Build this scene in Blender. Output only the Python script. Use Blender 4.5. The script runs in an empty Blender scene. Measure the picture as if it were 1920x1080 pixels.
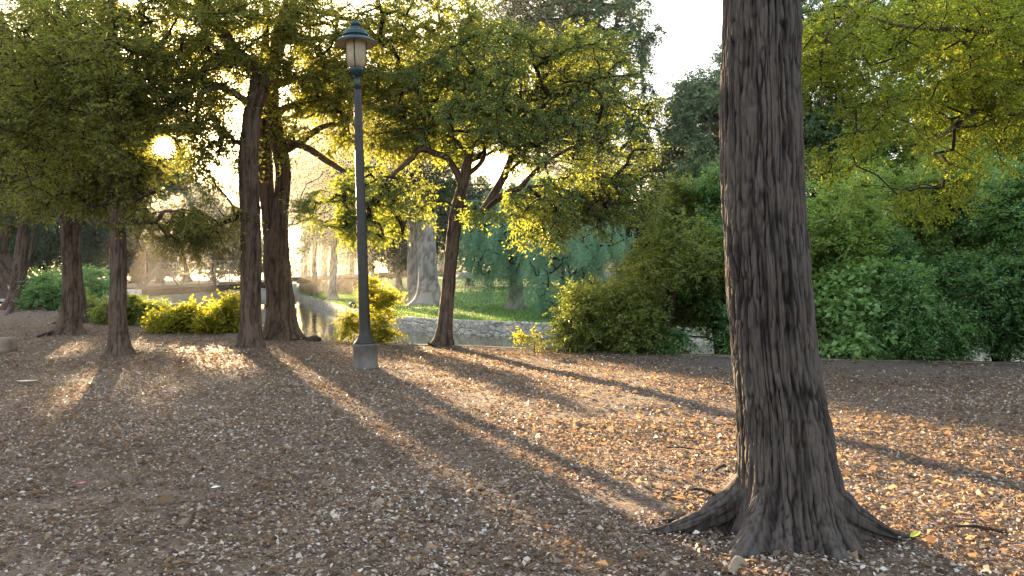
import bpy, math, random
import numpy as np
from mathutils import Vector

rng = np.random.default_rng(7)
random.seed(7)
C = bpy.context.scene.collection
F, HX, HY, EYE = 1443.0, 960.0, 515.0, 1.5      # focal length in photo pixels, horizon, eye height


def W(px, py, d):
    return np.array([(px - HX) / F * d, d, EYE - (py - HY) / F * d])


def G(px, py, z=0.0):
    d = (EYE - z) * F / (py - HY)
    return np.array([(px - HX) / F * d, d, z])


def nrm(a):
    return a / np.maximum(np.linalg.norm(a, axis=-1, keepdims=True), 1e-9)


def smooth(a, b, x):
    t = np.clip((x - a) / (b - a), 0, 1)
    return t * t * (3 - 2 * t)


SUN = nrm(np.array([(307 - HX) / F, 1.0, (HY - 275) / F]))     # direction towards the low sun

# ------------------------------------------------------------------ noise
_T = np.random.default_rng(3).random((64, 64, 64))


def vnoise(P, s=1.0, off=0.0):
    P = np.asarray(P, float) * s + off + 100.37
    i = np.floor(P).astype(int)
    f = P - i
    f = f * f * (3 - 2 * f)
    i &= 63
    j = (i + 1) & 63
    x0, y0, z0 = i[..., 0], i[..., 1], i[..., 2]
    x1, y1, z1 = j[..., 0], j[..., 1], j[..., 2]
    fx, fy, fz = f[..., 0], f[..., 1], f[..., 2]
    a = _T[x0, y0, z0] * (1 - fx) + _T[x1, y0, z0] * fx
    b = _T[x0, y1, z0] * (1 - fx) + _T[x1, y1, z0] * fx
    c = _T[x0, y0, z1] * (1 - fx) + _T[x1, y0, z1] * fx
    d = _T[x0, y1, z1] * (1 - fx) + _T[x1, y1, z1] * fx
    return (a * (1 - fy) + b * fy) * (1 - fz) + (c * (1 - fy) + d * fy) * fz


def fbm(P, s=1.0, off=0.0, o=3):
    r, a, t = 0, 1.0, 0
    for k in range(o):
        r = r + a * vnoise(P, s * 2 ** k, off + 17.3 * k)
        t += a
        a *= .5
    return r / t


_V = np.random.default_rng(5).random((128, 128, 2))


def voro_edge(u, v, nu, seed=0):
    """F2-F1 of a jittered grid in (u,v); u wraps after nu cells."""
    iu, iv = np.floor(u).astype(int), np.floor(v).astype(int)
    f1 = np.full(u.shape, 9.0)
    f2 = np.full(u.shape, 9.0)
    for a in (-1, 0, 1):
        for b in (-1, 0, 1):
            cu, cv = iu + a, iv + b
            j = _V[(np.mod(cu, nu) + seed) & 127, (cv + 3 * seed) & 127]
            du = cu + .5 + (j[..., 0] - .5) * .9 - u
            dv = cv + .5 + (j[..., 1] - .5) * .9 - v
            d = np.sqrt(du * du + dv * dv)
            n = d < f1
            f2 = np.where(n, f1, np.minimum(f2, d))
            f1 = np.where(n, d, f1)
    return f2 - f1


# ------------------------------------------------------------------ where the sun comes through
def poly_mask(poly, X, Y):
    m = np.zeros(X.shape, bool)
    n = len(poly)
    for k in range(n):
        x0, y0 = poly[k]
        x1, y1 = poly[(k + 1) % n]
        c = (y0 > Y) != (y1 > Y)
        with np.errstate(divide='ignore', invalid='ignore'):
            xi = (x1 - x0) * (Y - y0) / (y1 - y0) + x0
        m ^= c & (X < xi)
    return m


GX0, GX1, GY0, GY1, GR = -30.0, 16.0, 2.0, 36.0, 0.1
_gx = np.arange(GX0, GX1, GR)
_gy = np.arange(GY0, GY1, GR)
_X, _Y = np.meshgrid(_gx, _gy, indexing='ij')
LIT = np.zeros(_X.shape)


def blur(a, n):
    k = np.ones(n) / n
    for _ in range(2):
        a = np.apply_along_axis(lambda r: np.convolve(r, k, 'same'), 0, a)
        a = np.apply_along_axis(lambda r: np.convolve(r, k, 'same'), 1, a)
    return a


def lit_poly(pts, p, n=3, thr=None):
    global LIT
    q = [tuple(G(a, b)[:2]) for a, b in pts]
    m = poly_mask(q, _X, _Y).astype(float) * p
    if thr is not None:
        # dapples drawn out along the sun's direction
        s = np.array([SUN[0], SUN[1]]) / math.hypot(SUN[0], SUN[1])
        al, ac = _X * s[0] + _Y * s[1], _X * s[1] - _Y * s[0]
        nz = fbm(np.stack([al * .45, ac * 1.3, 0 * al], -1), 1.0, 4.0, 3)
        m = m * smooth(thr - .06, thr + .06, nz)
    LIT = np.maximum(LIT, blur(m, n))


lit_poly([(560, 634), (640, 668), (735, 715), (830, 765), (960, 840), (1080, 905), (1170, 968), (1290, 1000), (1385, 1062), (1420, 1000),
          (1440, 760), (1300, 722), (1110, 688), (1010, 664), (840, 650), (700, 644)], 1.0, 2)
lit_poly([(1480, 745), (1920, 800), (2000, 1010), (1700, 1030), (1500, 1000)], 1.0, 3, .45)
lit_poly([(0, 640), (120, 628), (240, 602), (430, 628), (452, 650), (300, 672), (240, 705), (150, 765), (0, 790)], 1.0, 3, .43)
lit_poly([(478, 655), (560, 650), (600, 700), (530, 730), (495, 700)], 1.0, 4)
lit_poly([(560, 725), (700, 720), (770, 800), (650, 830), (575, 790)], 1.0, 6, .38)
lit_poly([(235, 690), (330, 680), (420, 720), (380, 790), (220, 790), (190, 760)], 1.0, 5, .42)
lit_poly([(1050, 672), (1380, 690), (1380, 735), (1180, 706)], .6, 4, .48)
lit_poly([(250, 606), (440, 630), (440, 640), (250, 625)], 1.0, 2)
LITV = [
    (np.array([0, 0, 1.5]), .26, 1.0), (np.array([0, 0, 1.5]), .80, 1.0, 0.0),        # the sun finds a gap to where the viewer stands
     # (centre, radius, strength): volumes of foliage and wood that the low sun reaches
    (W(690, 390, 16.2), 2.0, .93), (W(610, 420, 16.2), 1.2, .95), (W(960, 425, 16.0), 1.3, .8), (W(1110, 390, 16), 1.0, .5), (W(830, 270, 16.5), 1.5, .7),
    (W(770, 120, 16.8), 2.0, .45), (W(1180, 330, 16), 1.2, .35),
    (W(1660, 270, 9.5), 1.5, .9, .5), (W(1760, 120, 9.6), 1.5, .9, .5), (W(1560, 150, 9.4), 1.0, .9, .55), (W(1870, 180, 9.6), 1.2, .8, .4),
    (W(385, 590, 20.0), 1.0, 1.0), (W(280, 575, 22.0), .8, .8), (W(700, 592, 17.6), .9, 1.0), (W(985, 630, 15.6), .35, .9),
    (W(370, 430, 15.5), .9, .35), (W(430, 400, 15.5), .8, .5),
    (W(1362, 100, 4.5), .25, .9), (W(1362, 400, 4.5), .25, .9), (W(1375, 700, 4.5), .25, .95), (W(1385, 880, 4.5), .3, 1.0), (W(1362, 550, 4.5), .2, .9),
    (W(1180, 520, 15.5), 1.3, .55), (W(1330, 380, 16.5), 1.0, .6), (W(1560, 400, 15.5), 1.2, .5), (W(1850, 360, 15), 1.2, .4), (W(1300, 250, 46), 4, .6), (W(1120, 80, 48), 5, .6), (W(900, 100, 40), 4, .5), (W(1120, 590, 15.3), .8, .6),
    (W(640, 400, 50), 2.0, .35), (W(840, 580, 34), 1.6, .85), (W(720, 565, 40), 2.6, .9), (W(910, 580, 31), 1.4, .8), (W(680, 540, 55), 3, .8), (W(930, 480, 33), 2.0, .5), (W(560, 430, 60), 2.0, .35), (W(350, 515, 44), 2.0, .4), (W(420, 560, 42), 2.0, .4),
]


def prune(P, r):
    """True for the leaves that stay: those in the way of sunlight that reaches the ground or lit boughs are thinned out."""
    g = P[:, :2] - SUN[:2] * (P[:, 2:3] / SUN[2])
    ix = ((g[:, 0] - GX0) / GR).astype(int)
    iy = ((g[:, 1] - GY0) / GR).astype(int)
    ok = (ix >= 0) & (ix < LIT.shape[0]) & (iy >= 0) & (iy < LIT.shape[1])
    p = np.zeros(len(P))
    p[ok] = LIT[ix[ok], iy[ok]]
    for c, rad, st, *nr in LITV:
        v = P - c
        t = v @ SUN
        d = np.linalg.norm(v - t[:, None] * SUN, axis=1)
        p = np.maximum(p, np.where(t > rad * .7, (np.where(t < 22, nr[0], st) if nr else st) * (1 - smooth(rad * .75, rad * 1.1, d)), 0))
    return r > p


# ------------------------------------------------------------------ materials
def new_mat(name):
    m = bpy.data.materials.new(name)
    m.use_nodes = True
    nt = m.node_tree
    nt.nodes.clear()
    return m, nt, nt.nodes, nt.links


def ramp(nd, stops):
    r = nd.new('ShaderNodeValToRGB')
    e = r.color_ramp.elements
    while len(e) < len(stops):
        e.new(.5)
    for k, (p, c) in enumerate(stops):
        e[k].position = p
        e[k].color = (*c, 1)
    return r


def tex(nd, lk, scale, detail=4, vec=None, kind='ShaderNodeTexNoise', rough=.6):
    n = nd.new(kind)
    n.inputs['Scale'].default_value = scale
    if 'Detail' in n.inputs:
        n.inputs['Detail'].default_value = detail
        n.inputs['Roughness'].default_value = rough
    if vec is not None:
        lk.new(vec, n.inputs['Vector'])
    return n


def coord(nd, lk, scale=(1, 1, 1), kind='Object'):
    c = nd.new('ShaderNodeTexCoord')
    m = nd.new('ShaderNodeMapping')
    m.inputs['Scale'].default_value = scale
    lk.new(c.outputs[kind], m.inputs['Vector'])
    return m.outputs['Vector']


def out_principled(nd, lk, rough=.8, spec=.3):
    b = nd.new('ShaderNodeBsdfPrincipled')
    b.inputs['Roughness'].default_value = rough
    b.inputs['Specular IOR Level'].default_value = spec
    o = nd.new('ShaderNodeOutputMaterial')
    lk.new(b.outputs[0], o.inputs['Surface'])
    return b


def bump(nd, lk, h, strength, dist, bs):
    b = nd.new('ShaderNodeBump')
    b.inputs['Strength'].default_value = strength
    b.inputs['Distance'].default_value = dist
    lk.new(h, b.inputs['Height'])
    lk.new(b.outputs[0], bs.inputs['Normal'])


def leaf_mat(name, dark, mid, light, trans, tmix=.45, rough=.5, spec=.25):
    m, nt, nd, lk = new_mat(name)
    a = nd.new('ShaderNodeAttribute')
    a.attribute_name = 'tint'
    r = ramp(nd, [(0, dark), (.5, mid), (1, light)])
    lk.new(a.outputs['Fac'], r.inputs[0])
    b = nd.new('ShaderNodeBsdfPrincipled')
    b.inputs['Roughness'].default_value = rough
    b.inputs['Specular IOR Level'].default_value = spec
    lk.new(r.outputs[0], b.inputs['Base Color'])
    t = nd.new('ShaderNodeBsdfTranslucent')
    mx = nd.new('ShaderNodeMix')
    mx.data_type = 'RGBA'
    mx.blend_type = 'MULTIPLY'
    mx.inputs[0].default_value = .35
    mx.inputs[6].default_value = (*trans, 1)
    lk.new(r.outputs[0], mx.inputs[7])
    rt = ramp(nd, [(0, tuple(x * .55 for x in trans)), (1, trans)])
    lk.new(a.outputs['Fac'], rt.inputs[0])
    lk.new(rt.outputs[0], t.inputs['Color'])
    nd.remove(mx)
    s = nd.new('ShaderNodeMixShader')
    s.inputs[0].default_value = tmix
    lk.new(b.outputs[0], s.inputs[1])
    lk.new(t.outputs[0], s.inputs[2])
    o = nd.new('ShaderNodeOutputMaterial')
    lk.new(s.outputs[0], o.inputs['Surface'])
    return m


def bark_mat(name, dark, mid, light, scale=1.0, bumpd=.012):
    m, nt, nd, lk = new_mat(name)
    bs = out_principled(nd, lk, .9, .15)
    v = coord(nd, lk, (14 * scale, 14 * scale, 2.2 * scale))
    n = tex(nd, lk, 1.0, 6, v, rough=.65)
    n2 = tex(nd, lk, 1.7 * scale, 3, coord(nd, lk))
    a = nd.new('ShaderNodeAttribute')
    a.attribute_name = 'bark'
    mul = nd.new('ShaderNodeMath')
    mul.operation = 'MULTIPLY_ADD'
    mul.inputs[1].default_value = .55
    lk.new(a.outputs['Fac'], mul.inputs[0])
    sc = nd.new('ShaderNodeMath')
    sc.operation = 'MULTIPLY'
    sc.inputs[1].default_value = .6
    lk.new(n.outputs['Fac'], sc.inputs[0])
    lk.new(sc.outputs[0], mul.inputs[2])
    ad = nd.new('ShaderNodeMath')
    ad.operation = 'MULTIPLY_ADD'
    ad.inputs[1].default_value = .3
    ad.inputs[2].default_value = -.12
    lk.new(n2.outputs['Fac'], ad.inputs[0])
    a2 = nd.new('ShaderNodeMath')
    lk.new(mul.outputs[0], a2.inputs[0])
    lk.new(ad.outputs[0], a2.inputs[1])
    r = ramp(nd, [(.30, dark), (.54, mid), (.86, light)])
    lk.new(a2.outputs[0], r.inputs[0])
    lk.new(r.outputs[0], bs.inputs['Base Color'])
    bump(nd, lk, n.outputs['Fac'], .8, bumpd, bs)
    return m


M = {}
M['bark_big'] = bark_mat('cypress_bark', (.0032, .0027, .0027), (.026, .0205, .0185), (.090, .073, .063), 2.6, .006)
M['bark'] = bark_mat('dark_bark', (.008, .0055, .0045), (.050, .033, .025), (.135, .092, .068), 1.4, .012)
M['bark_grey'] = bark_mat('grey_bark', (.15, .13, .115), (.235, .205, .185), (.33, .295, .265), .7, .03)
M['twig'] = bark_mat('twig_bark', (.012, .009, .007), (.035, .024, .017), (.07, .05, .036), 2.0, .004)
M['oak_leaf'] = leaf_mat('oak_leaf', (.055, .105, .070), (.135, .21, .125), (.25, .33, .16), (.46, .50, .05), .55)
M['elm_leaf'] = leaf_mat('elm_leaf', (.082, .084, .030), (.165, .165, .054), (.28, .27, .085), (.44, .45, .06), .56)
M['cypress_leaf'] = leaf_mat('cypress_leaf', (.035, .075, .04), (.085, .15, .075), (.16, .24, .11), (.30, .38, .10), .4)
M['gold_leaf'] = leaf_mat('golden_leaf', (.10, .11, .018), (.19, .19, .028), (.30, .27, .04), (.58, .55, .04), .48)
M['over_leaf'] = leaf_mat('overhang_leaf', (.075, .09, .016), (.15, .165, .025), (.25, .24, .035), (.52, .62, .05), .52)
M['teal_leaf'] = leaf_mat('willow_leaf', (.09, .19, .12), (.19, .35, .22), (.31, .48, .33), (.38, .58, .32), .45)
M['shrub_leaf'] = leaf_mat('shrub_leaf', (.035, .10, .046), (.12, .25, .09), (.28, .44, .18), (.34, .52, .08), .42, .32, .5)
M['lime_leaf'] = leaf_mat('lime_shrub_leaf', (.085, .135, .035), (.20, .29, .075), (.36, .45, .15), (.42, .58, .07), .45, .38, .4)
M['olive_leaf'] = leaf_mat('olive_shrub_leaf', (.055, .075, .022), (.14, .17, .048), (.28, .30, .10), (.50, .58, .08), .45, .4, .45)
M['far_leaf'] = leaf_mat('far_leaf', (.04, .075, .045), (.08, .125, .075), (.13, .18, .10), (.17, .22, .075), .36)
M['hazy_leaf'] = leaf_mat('pale_leaf', (.075, .13, .06), (.14, .215, .105), (.23, .31, .165), (.20, .25, .075), .32)  # air haze put into the colour: paler leaves for distant trees


def simple_mat(name, col, rough=.6, spec=.4, metal=0.0, var=.25, scale=6.0, bd=0.0):
    m, nt, nd, lk = new_mat(name)
    bs = out_principled(nd, lk, rough, spec)
    bs.inputs['Metallic'].default_value = metal
    n = tex(nd, lk, scale, 5, coord(nd, lk))
    r = ramp(nd, [(.3, tuple(c * (1 - var) for c in col)), (.7, tuple(min(1, c * (1 + var)) for c in col))])
    lk.new(n.outputs['Fac'], r.inputs[0])
    lk.new(r.outputs[0], bs.inputs['Base Color'])
    if bd:
        bump(nd, lk, n.outputs['Fac'], .6, bd, bs)
    return m


# ------------------------------------------------------------------ mesh helpers
def mesh_np(name, V, faces, mat, parent=None, attr=None, smooth_shade=False):
    """faces: one (n,k) array or a list of such arrays."""
    me = bpy.data.meshes.new(name)
    fl = faces if isinstance(faces, list) else [faces]
    fl = [np.asarray(f, np.int32) for f in fl if len(f)]
    V = np.asarray(V, np.float32)
    me.vertices.add(len(V))
    me.vertices.foreach_set('co', V.ravel())
    nl = sum(f.size for f in fl)
    npoly = sum(len(f) for f in fl)
    me.loops.add(nl)
    me.polygons.add(npoly)
    me.loops.foreach_set('vertex_index', np.concatenate([f.ravel() for f in fl]))
    tot = np.concatenate([np.full(len(f), f.shape[1], np.int32) for f in fl])
    st = np.concatenate([[0], np.cumsum(tot)[:-1]]).astype(np.int32)
    me.polygons.foreach_set('loop_start', st)
    if smooth_shade:
        me.polygons.foreach_set('use_smooth', np.ones(npoly, bool))
    if attr:
        for k, a in attr.items():
            at = me.attributes.new(k, 'FLOAT', 'POINT')
            at.data.foreach_set('value', np.asarray(a, np.float32))
    me.update(calc_edges=True)
    me.validate()
    if mat is not None:
        me.materials.append(mat)
    o = bpy.data.objects.new(name, me)
    C.objects.link(o)
    if parent is not None:
        o.parent = parent
        o.location = -Vector(parent.location)       # the mesh is written in world coordinates
        if hasattr(parent, 'parent') and parent.parent is not None:
            o.location = (0, 0, 0)
    return o


def thing(name, label, cat, loc=(0, 0, 0), group=None):
    o = bpy.data.objects.new(name, None)
    C.objects.link(o)
    o.location = tuple(float(v) for v in loc)
    o.empty_display_size = .2
    o['label'] = label
    o['category'] = cat
    if group:
        o['group'] = group
    return o


def tag(o, label, cat, group=None):
    o['label'] = label
    o['category'] = cat
    if group:
        o['group'] = group
    return o


def kind(o, k='structure', label=None, cat=None):
    o['kind'] = k
    if label:
        o['label'] = label
    if cat:
        o['category'] = cat
    return o


class MB:
    """Collects simple solids into one mesh."""

    def __init__(s):
        s.v, s.f4, s.f3, s.n = [], [], [], 0

    def add(s, V, quads=(), tris=()):
        V = np.asarray(V, float)
        s.v.append(V)
        if len(quads):
            s.f4.append(np.asarray(quads, int) + s.n)
        if len(tris):
            s.f3.append(np.asarray(tris, int) + s.n)
        s.n += len(V)

    def bar(s, a, b, w, h=None, up=(0, 0, 1)):
        h = w if h is None else h
        a, b = np.asarray(a, float), np.asarray(b, float)
        d = nrm(b - a)
        up = np.asarray(up, float)
        if abs(d @ up) > .95:
            up = np.array([0, 1.0, 0])
        x = nrm(np.cross(d, up))
        y = np.cross(x, d)
        V = [p + sx * x * w / 2 + sy * y * h / 2 for p in (a, b) for sx, sy in ((-1, -1), (1, -1), (1, 1), (-1, 1))]
        s.add(V, [(0, 1, 5, 4), (1, 2, 6, 5), (2, 3, 7, 6), (3, 0, 4, 7), (3, 2, 1, 0), (4, 5, 6, 7)])

    def lathe(s, prof, n, rot=0.0, cap=True):
        t = np.arange(n) / n * 2 * math.pi + rot
        V, q = [], []
        for r, z in prof:
            V += [(r * math.cos(a), r * math.sin(a), z) for a in t]
        for k in range(len(prof) - 1):
            for i in range(n):
                j = (i + 1) % n
                q.append((k * n + i, k * n + j, (k + 1) * n + j, (k + 1) * n + i))
        tr = []
        if cap:
            V.append((0, 0, prof[0][1]))
            V.append((0, 0, prof[-1][1]))
            c0, c1, L = len(V) - 2, len(V) - 1, (len(prof) - 1) * n
            for i in range(n):
                j = (i + 1) % n
                tr += [(c0, j, i), (c1, L + i, L + j)]
        s.add(V, q, tr)

    def build(s, name, mat, parent=None, sm=False):
        o = mesh_np(name, np.concatenate(s.v), [np.concatenate(x) for x in (s.f4, s.f3) if x], mat, None, None, sm)
        if parent is not None:
            o.parent = parent
        return o


def catmull(pts, step):
    """Smooth resampling of an (n,4) path of x,y,z,r."""
    P = np.asarray(pts, float)
    if len(P) == 2:
        n = max(2, int(np.linalg.norm(P[1, :3] - P[0, :3]) / step) + 1)
        t = np.linspace(0, 1, n)[:, None]
        return P[0] * (1 - t) + P[1] * t
    Q = np.vstack([2 * P[0] - P[1], P, 2 * P[-1] - P[-2]])
    out = []
    for k in range(len(P) - 1):
        p0, p1, p2, p3 = Q[k:k + 4]
        n = max(2, int(np.linalg.norm(p2[:3] - p1[:3]) / step))
        t = (np.arange(n) / n)[:, None]
        out.append(.5 * (2 * p1 + (p2 - p0) * t + (2 * p0 - 5 * p1 + 4 * p2 - p3) * t ** 2 + (3 * p1 - p0 - 3 * p2 + p3) * t ** 3))
    out.append(P[-1:])
    R = np.vstack(out)
    R[:, 3] = np.maximum(R[:, 3], .002)
    return R


def tube(path, nth, cell=(.07, .3), depth=.015, seed=0, butt=(), zbase=0.0, lump=.05, fine=True, knots=()):
    """Tapered limb with fissured bark. path (n,4). Returns V, quads, bark height."""
    P = path[:, :3]
    n = len(P)
    T = nrm(np.gradient(P, axis=0))
    ref = np.array([0, 1.0, 0]) if abs(T[0] @ np.array([0, 1.0, 0])) < .9 else np.array([1.0, 0, 0])
    X = np.zeros_like(P)
    x = nrm(ref - T[0] * (ref @ T[0]))
    for k in range(n):
        x = nrm(x - T[k] * (x @ T[k]))
        X[k] = x
    Yv = np.cross(T, X)
    th = np.arange(nth) / nth * 2 * math.pi
    L = np.concatenate([[0], np.cumsum(np.linalg.norm(np.diff(P, axis=0), axis=1))])
    TH, LL = np.meshgrid(th, L)
    R = np.repeat(path[:, 3:4], nth, 1)
    rm = max(path[:, 3].mean(), 1e-3)
    cyl = np.stack([np.cos(TH), np.sin(TH), LL * .6 / max(rm, .05)], -1)
    R = R * (1 + lump * 2 * (vnoise(cyl, 1.3, seed * 7.1) - .5))
    Z = P[:, 2:3] - zbase + 0 * TH
    for ang, amp, hh, pw in butt:
        c = np.maximum(0, np.cos(TH - ang))
        R = R + amp * np.exp(-np.maximum(Z, 0) / hh) * c ** pw
    nu = max(4, int(round(2 * math.pi * rm / cell[0])))
    wob = (vnoise(np.stack([np.cos(TH) * 2, np.sin(TH) * 2, LL * 2.5], -1), 1.0, seed + 2.2) - .5)
    wob2 = (vnoise(np.stack([np.cos(TH) * 5, np.sin(TH) * 5, LL * 9], -1), 1.0, seed + 5.2) - .5)
    u = TH / (2 * math.pi) * nu + 1.3 * wob + .45 * wob2
    v = LL / cell[1] + .5 * wob2
    e = smooth(.02, .42, voro_edge(u, v, nu, seed))
    if fine == 2:
        kx = 1 / cell[0] * rm
        cw, sw = np.cos(TH + .10 * wob + .03 * wob2), np.sin(TH + .10 * wob + .03 * wob2)
        n1 = vnoise(np.stack([cw * kx, sw * kx, LL * 2.1 + .6 * wob2], -1), 1.0, seed)
        n2 = vnoise(np.stack([cw * kx * 1.9, sw * kx * 1.9, LL * 5.0], -1), 1.0, seed + 3)
        n3 = vnoise(np.stack([cw * kx * 4.5, sw * kx * 4.5, LL * 26], -1), 1.0, seed + 7)
        n4 = vnoise(np.stack([cw * kx * .5, sw * kx * .5, LL * 1.2], -1), 1.0, seed + 9)
        f1 = smooth(.02, .17, np.abs(n1 - .5))
        f2 = smooth(.0, .24, np.abs(n2 - .5))
        ec = smooth(.0, .22, voro_edge(u, v * 1.3, nu, seed))
        P3 = P[:, None, :] + R[..., None] * (np.cos(TH)[..., None] * X[:, None, :] + np.sin(TH)[..., None] * Yv[:, None, :])
        P3 = P3 + (np.stack([vnoise(P3, 9, seed + a) for a in range(3)], -1) - .5) * .02
        n5 = vnoise(P3 * [46, 46, 7.5], 1.0, seed + 4)
        n6 = vnoise(P3 * [95, 95, 22], 1.0, seed + 6)
        f3 = smooth(.02, .2, np.abs(n5 - .5))
        b = np.clip(.36 * f1 + .14 * f2 + .24 * f3 + .10 * ec + .14 * n6 + .08 * n3 + .24 * (n4 - .42), 0, 1.1)
    elif fine:
        e2 = smooth(.0, .5, voro_edge(u * 2 + .7 * wob2, v * 1.6, nu * 2, seed + 11))
        st = vnoise(np.stack([np.cos(TH) * nu * .55, np.sin(TH) * nu * .55, LL * 6], -1), 1.0, seed)
        b = .62 * e + .20 * e2 + .18 * st
    else:
        b = e
    R = R + depth * (b - .6)
    for kz, ka, kr, kh in knots:
        dl = np.sqrt(((LL - kz) / 1.5) ** 2 + ((np.mod(TH - ka + math.pi, 2 * math.pi) - math.pi) * R) ** 2) / kr
        R = R + kh * np.exp(-dl * dl) - kh * 1.3 * np.exp(-(dl / .42) ** 2)
        b = b - .5 * np.exp(-(dl / .5) ** 2)
    b = b + .30 * (fbm(P[:, None, :] + R[..., None] * (np.cos(TH)[..., None] * X[:, None, :] + np.sin(TH)[..., None] * Yv[:, None, :]), 2.6, seed + 20) - .5)
    V = P[:, None, :] + R[..., None] * (np.cos(TH)[..., None] * X[:, None, :] + np.sin(TH)[..., None] * Yv[:, None, :])
    V = V.reshape(-1, 3)
    i = np.arange(n - 1)[:, None] * nth
    j = np.arange(nth)[None, :]
    jn = (j + 1) % nth
    q = np.stack([i + j, i + jn, i + nth + jn, i + nth + j], -1).reshape(-1, 4)
    return V, q, b.ravel()


def frusta(A, B, ra, rb, sides=5):
    """Many independent tapered segments in one go."""
    d = nrm(B - A)
    up = np.where(np.abs(d[:, 2:3]) > .9, np.array([[1.0, 0, 0]]), np.array([[0, 0, 1.0]]))
    x = nrm(np.cross(d, up))
    y = np.cross(x, d)
    t = np.arange(sides) / sides * 2 * math.pi
    ring = np.cos(t)[None, :, None] * x[:, None, :] + np.sin(t)[None, :, None] * y[:, None, :]
    V = np.concatenate([A[:, None, :] + ring * ra[:, None, None], B[:, None, :] + ring * rb[:, None, None]], 1)
    n = len(A)
    j = np.arange(sides)
    jn = (j + 1) % sides
    q = np.stack([j, jn, sides + jn, sides + j], -1)[None] + (np.arange(n) * 2 * sides)[:, None, None]
    return V.reshape(-1, 3), q.reshape(-1, 4)


def leaves(base, d, L, Wd, tint, flat=.7):
    """Folded leaf blades, one quad each."""
    n = len(base)
    nv = nrm(rng.normal(size=(n, 3)) * (1 - flat) + np.array([0, 0, flat]))
    w = nrm(np.cross(d, nv))
    fold = np.cross(w, d) * (Wd * .22)[:, None]
    mid = base + d * (L * .45)[:, None]
    V = np.stack([base, mid + w * (Wd * .5)[:, None] + fold, base + d * L[:, None], mid - w * (Wd * .5)[:, None] + fold], 1)
    q = np.arange(4 * n).reshape(n, 4)
    return V.reshape(-1, 3), q, np.repeat(tint, 4)


def in_ell(ells, n, thr=.45, nscale=.9, seed=0.0, shell=.35):
    """Clumpy points in a union of ellipsoids (centre, radii)."""
    vol = np.array([np.prod(r) for c, r in ells]) ** .8
    out = []
    tot = 0
    while tot < n:
        k = rng.choice(len(ells), size=n, p=vol / vol.sum())
        u = nrm(rng.normal(size=(n, 3))) * (rng.random((n, 1)) ** shell)
        c = np.array([e[0] for e in ells])[k]
        r = np.array([e[1] for e in ells])[k]
        P = c + u * r
        P = P[vnoise(P, nscale, seed) > thr]
        out.append(P)
        tot += len(P)
    return np.concatenate(out)[:n]


def grow(skel, skel_par, skel_r, A, seg=.35, sag=.06, jit=.05):
    """Join every cluster to its nearest limb; returns nodes, parents."""
    P = list(skel)
    par = list(skel_par)
    arr = np.zeros((len(skel) + len(A) * 12 + 10, 3))
    arr[:len(skel)] = skel
    n = len(skel)
    d0 = np.min(np.linalg.norm(A[:, None, :] - skel[None, ::2, :], axis=2), axis=1)
    tips = []
    for a in A[np.argsort(d0)]:
        dv = arr[:n] - a
        dd = np.sqrt((dv * dv).sum(1)) + .35 * np.maximum(0, dv[:, 2])
        k = int(np.argmin(dd))
        p0 = arr[k].copy()
        D = np.linalg.norm(a - p0)
        m = int(min(11, max(1, math.ceil(D / seg))))
        prev = k
        for s in range(1, m + 1):
            t = s / m
            q = p0 + (a - p0) * t
            q[2] += sag * D * math.sin(math.pi * t)
            if s < m:
                q = q + rng.normal(size=3) * jit * min(1, D)
            arr[n] = q
            par.append(prev)
            prev = n
            n += 1
        tips.append(prev)
    return arr[:n], np.array(par), np.array(tips)


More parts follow.
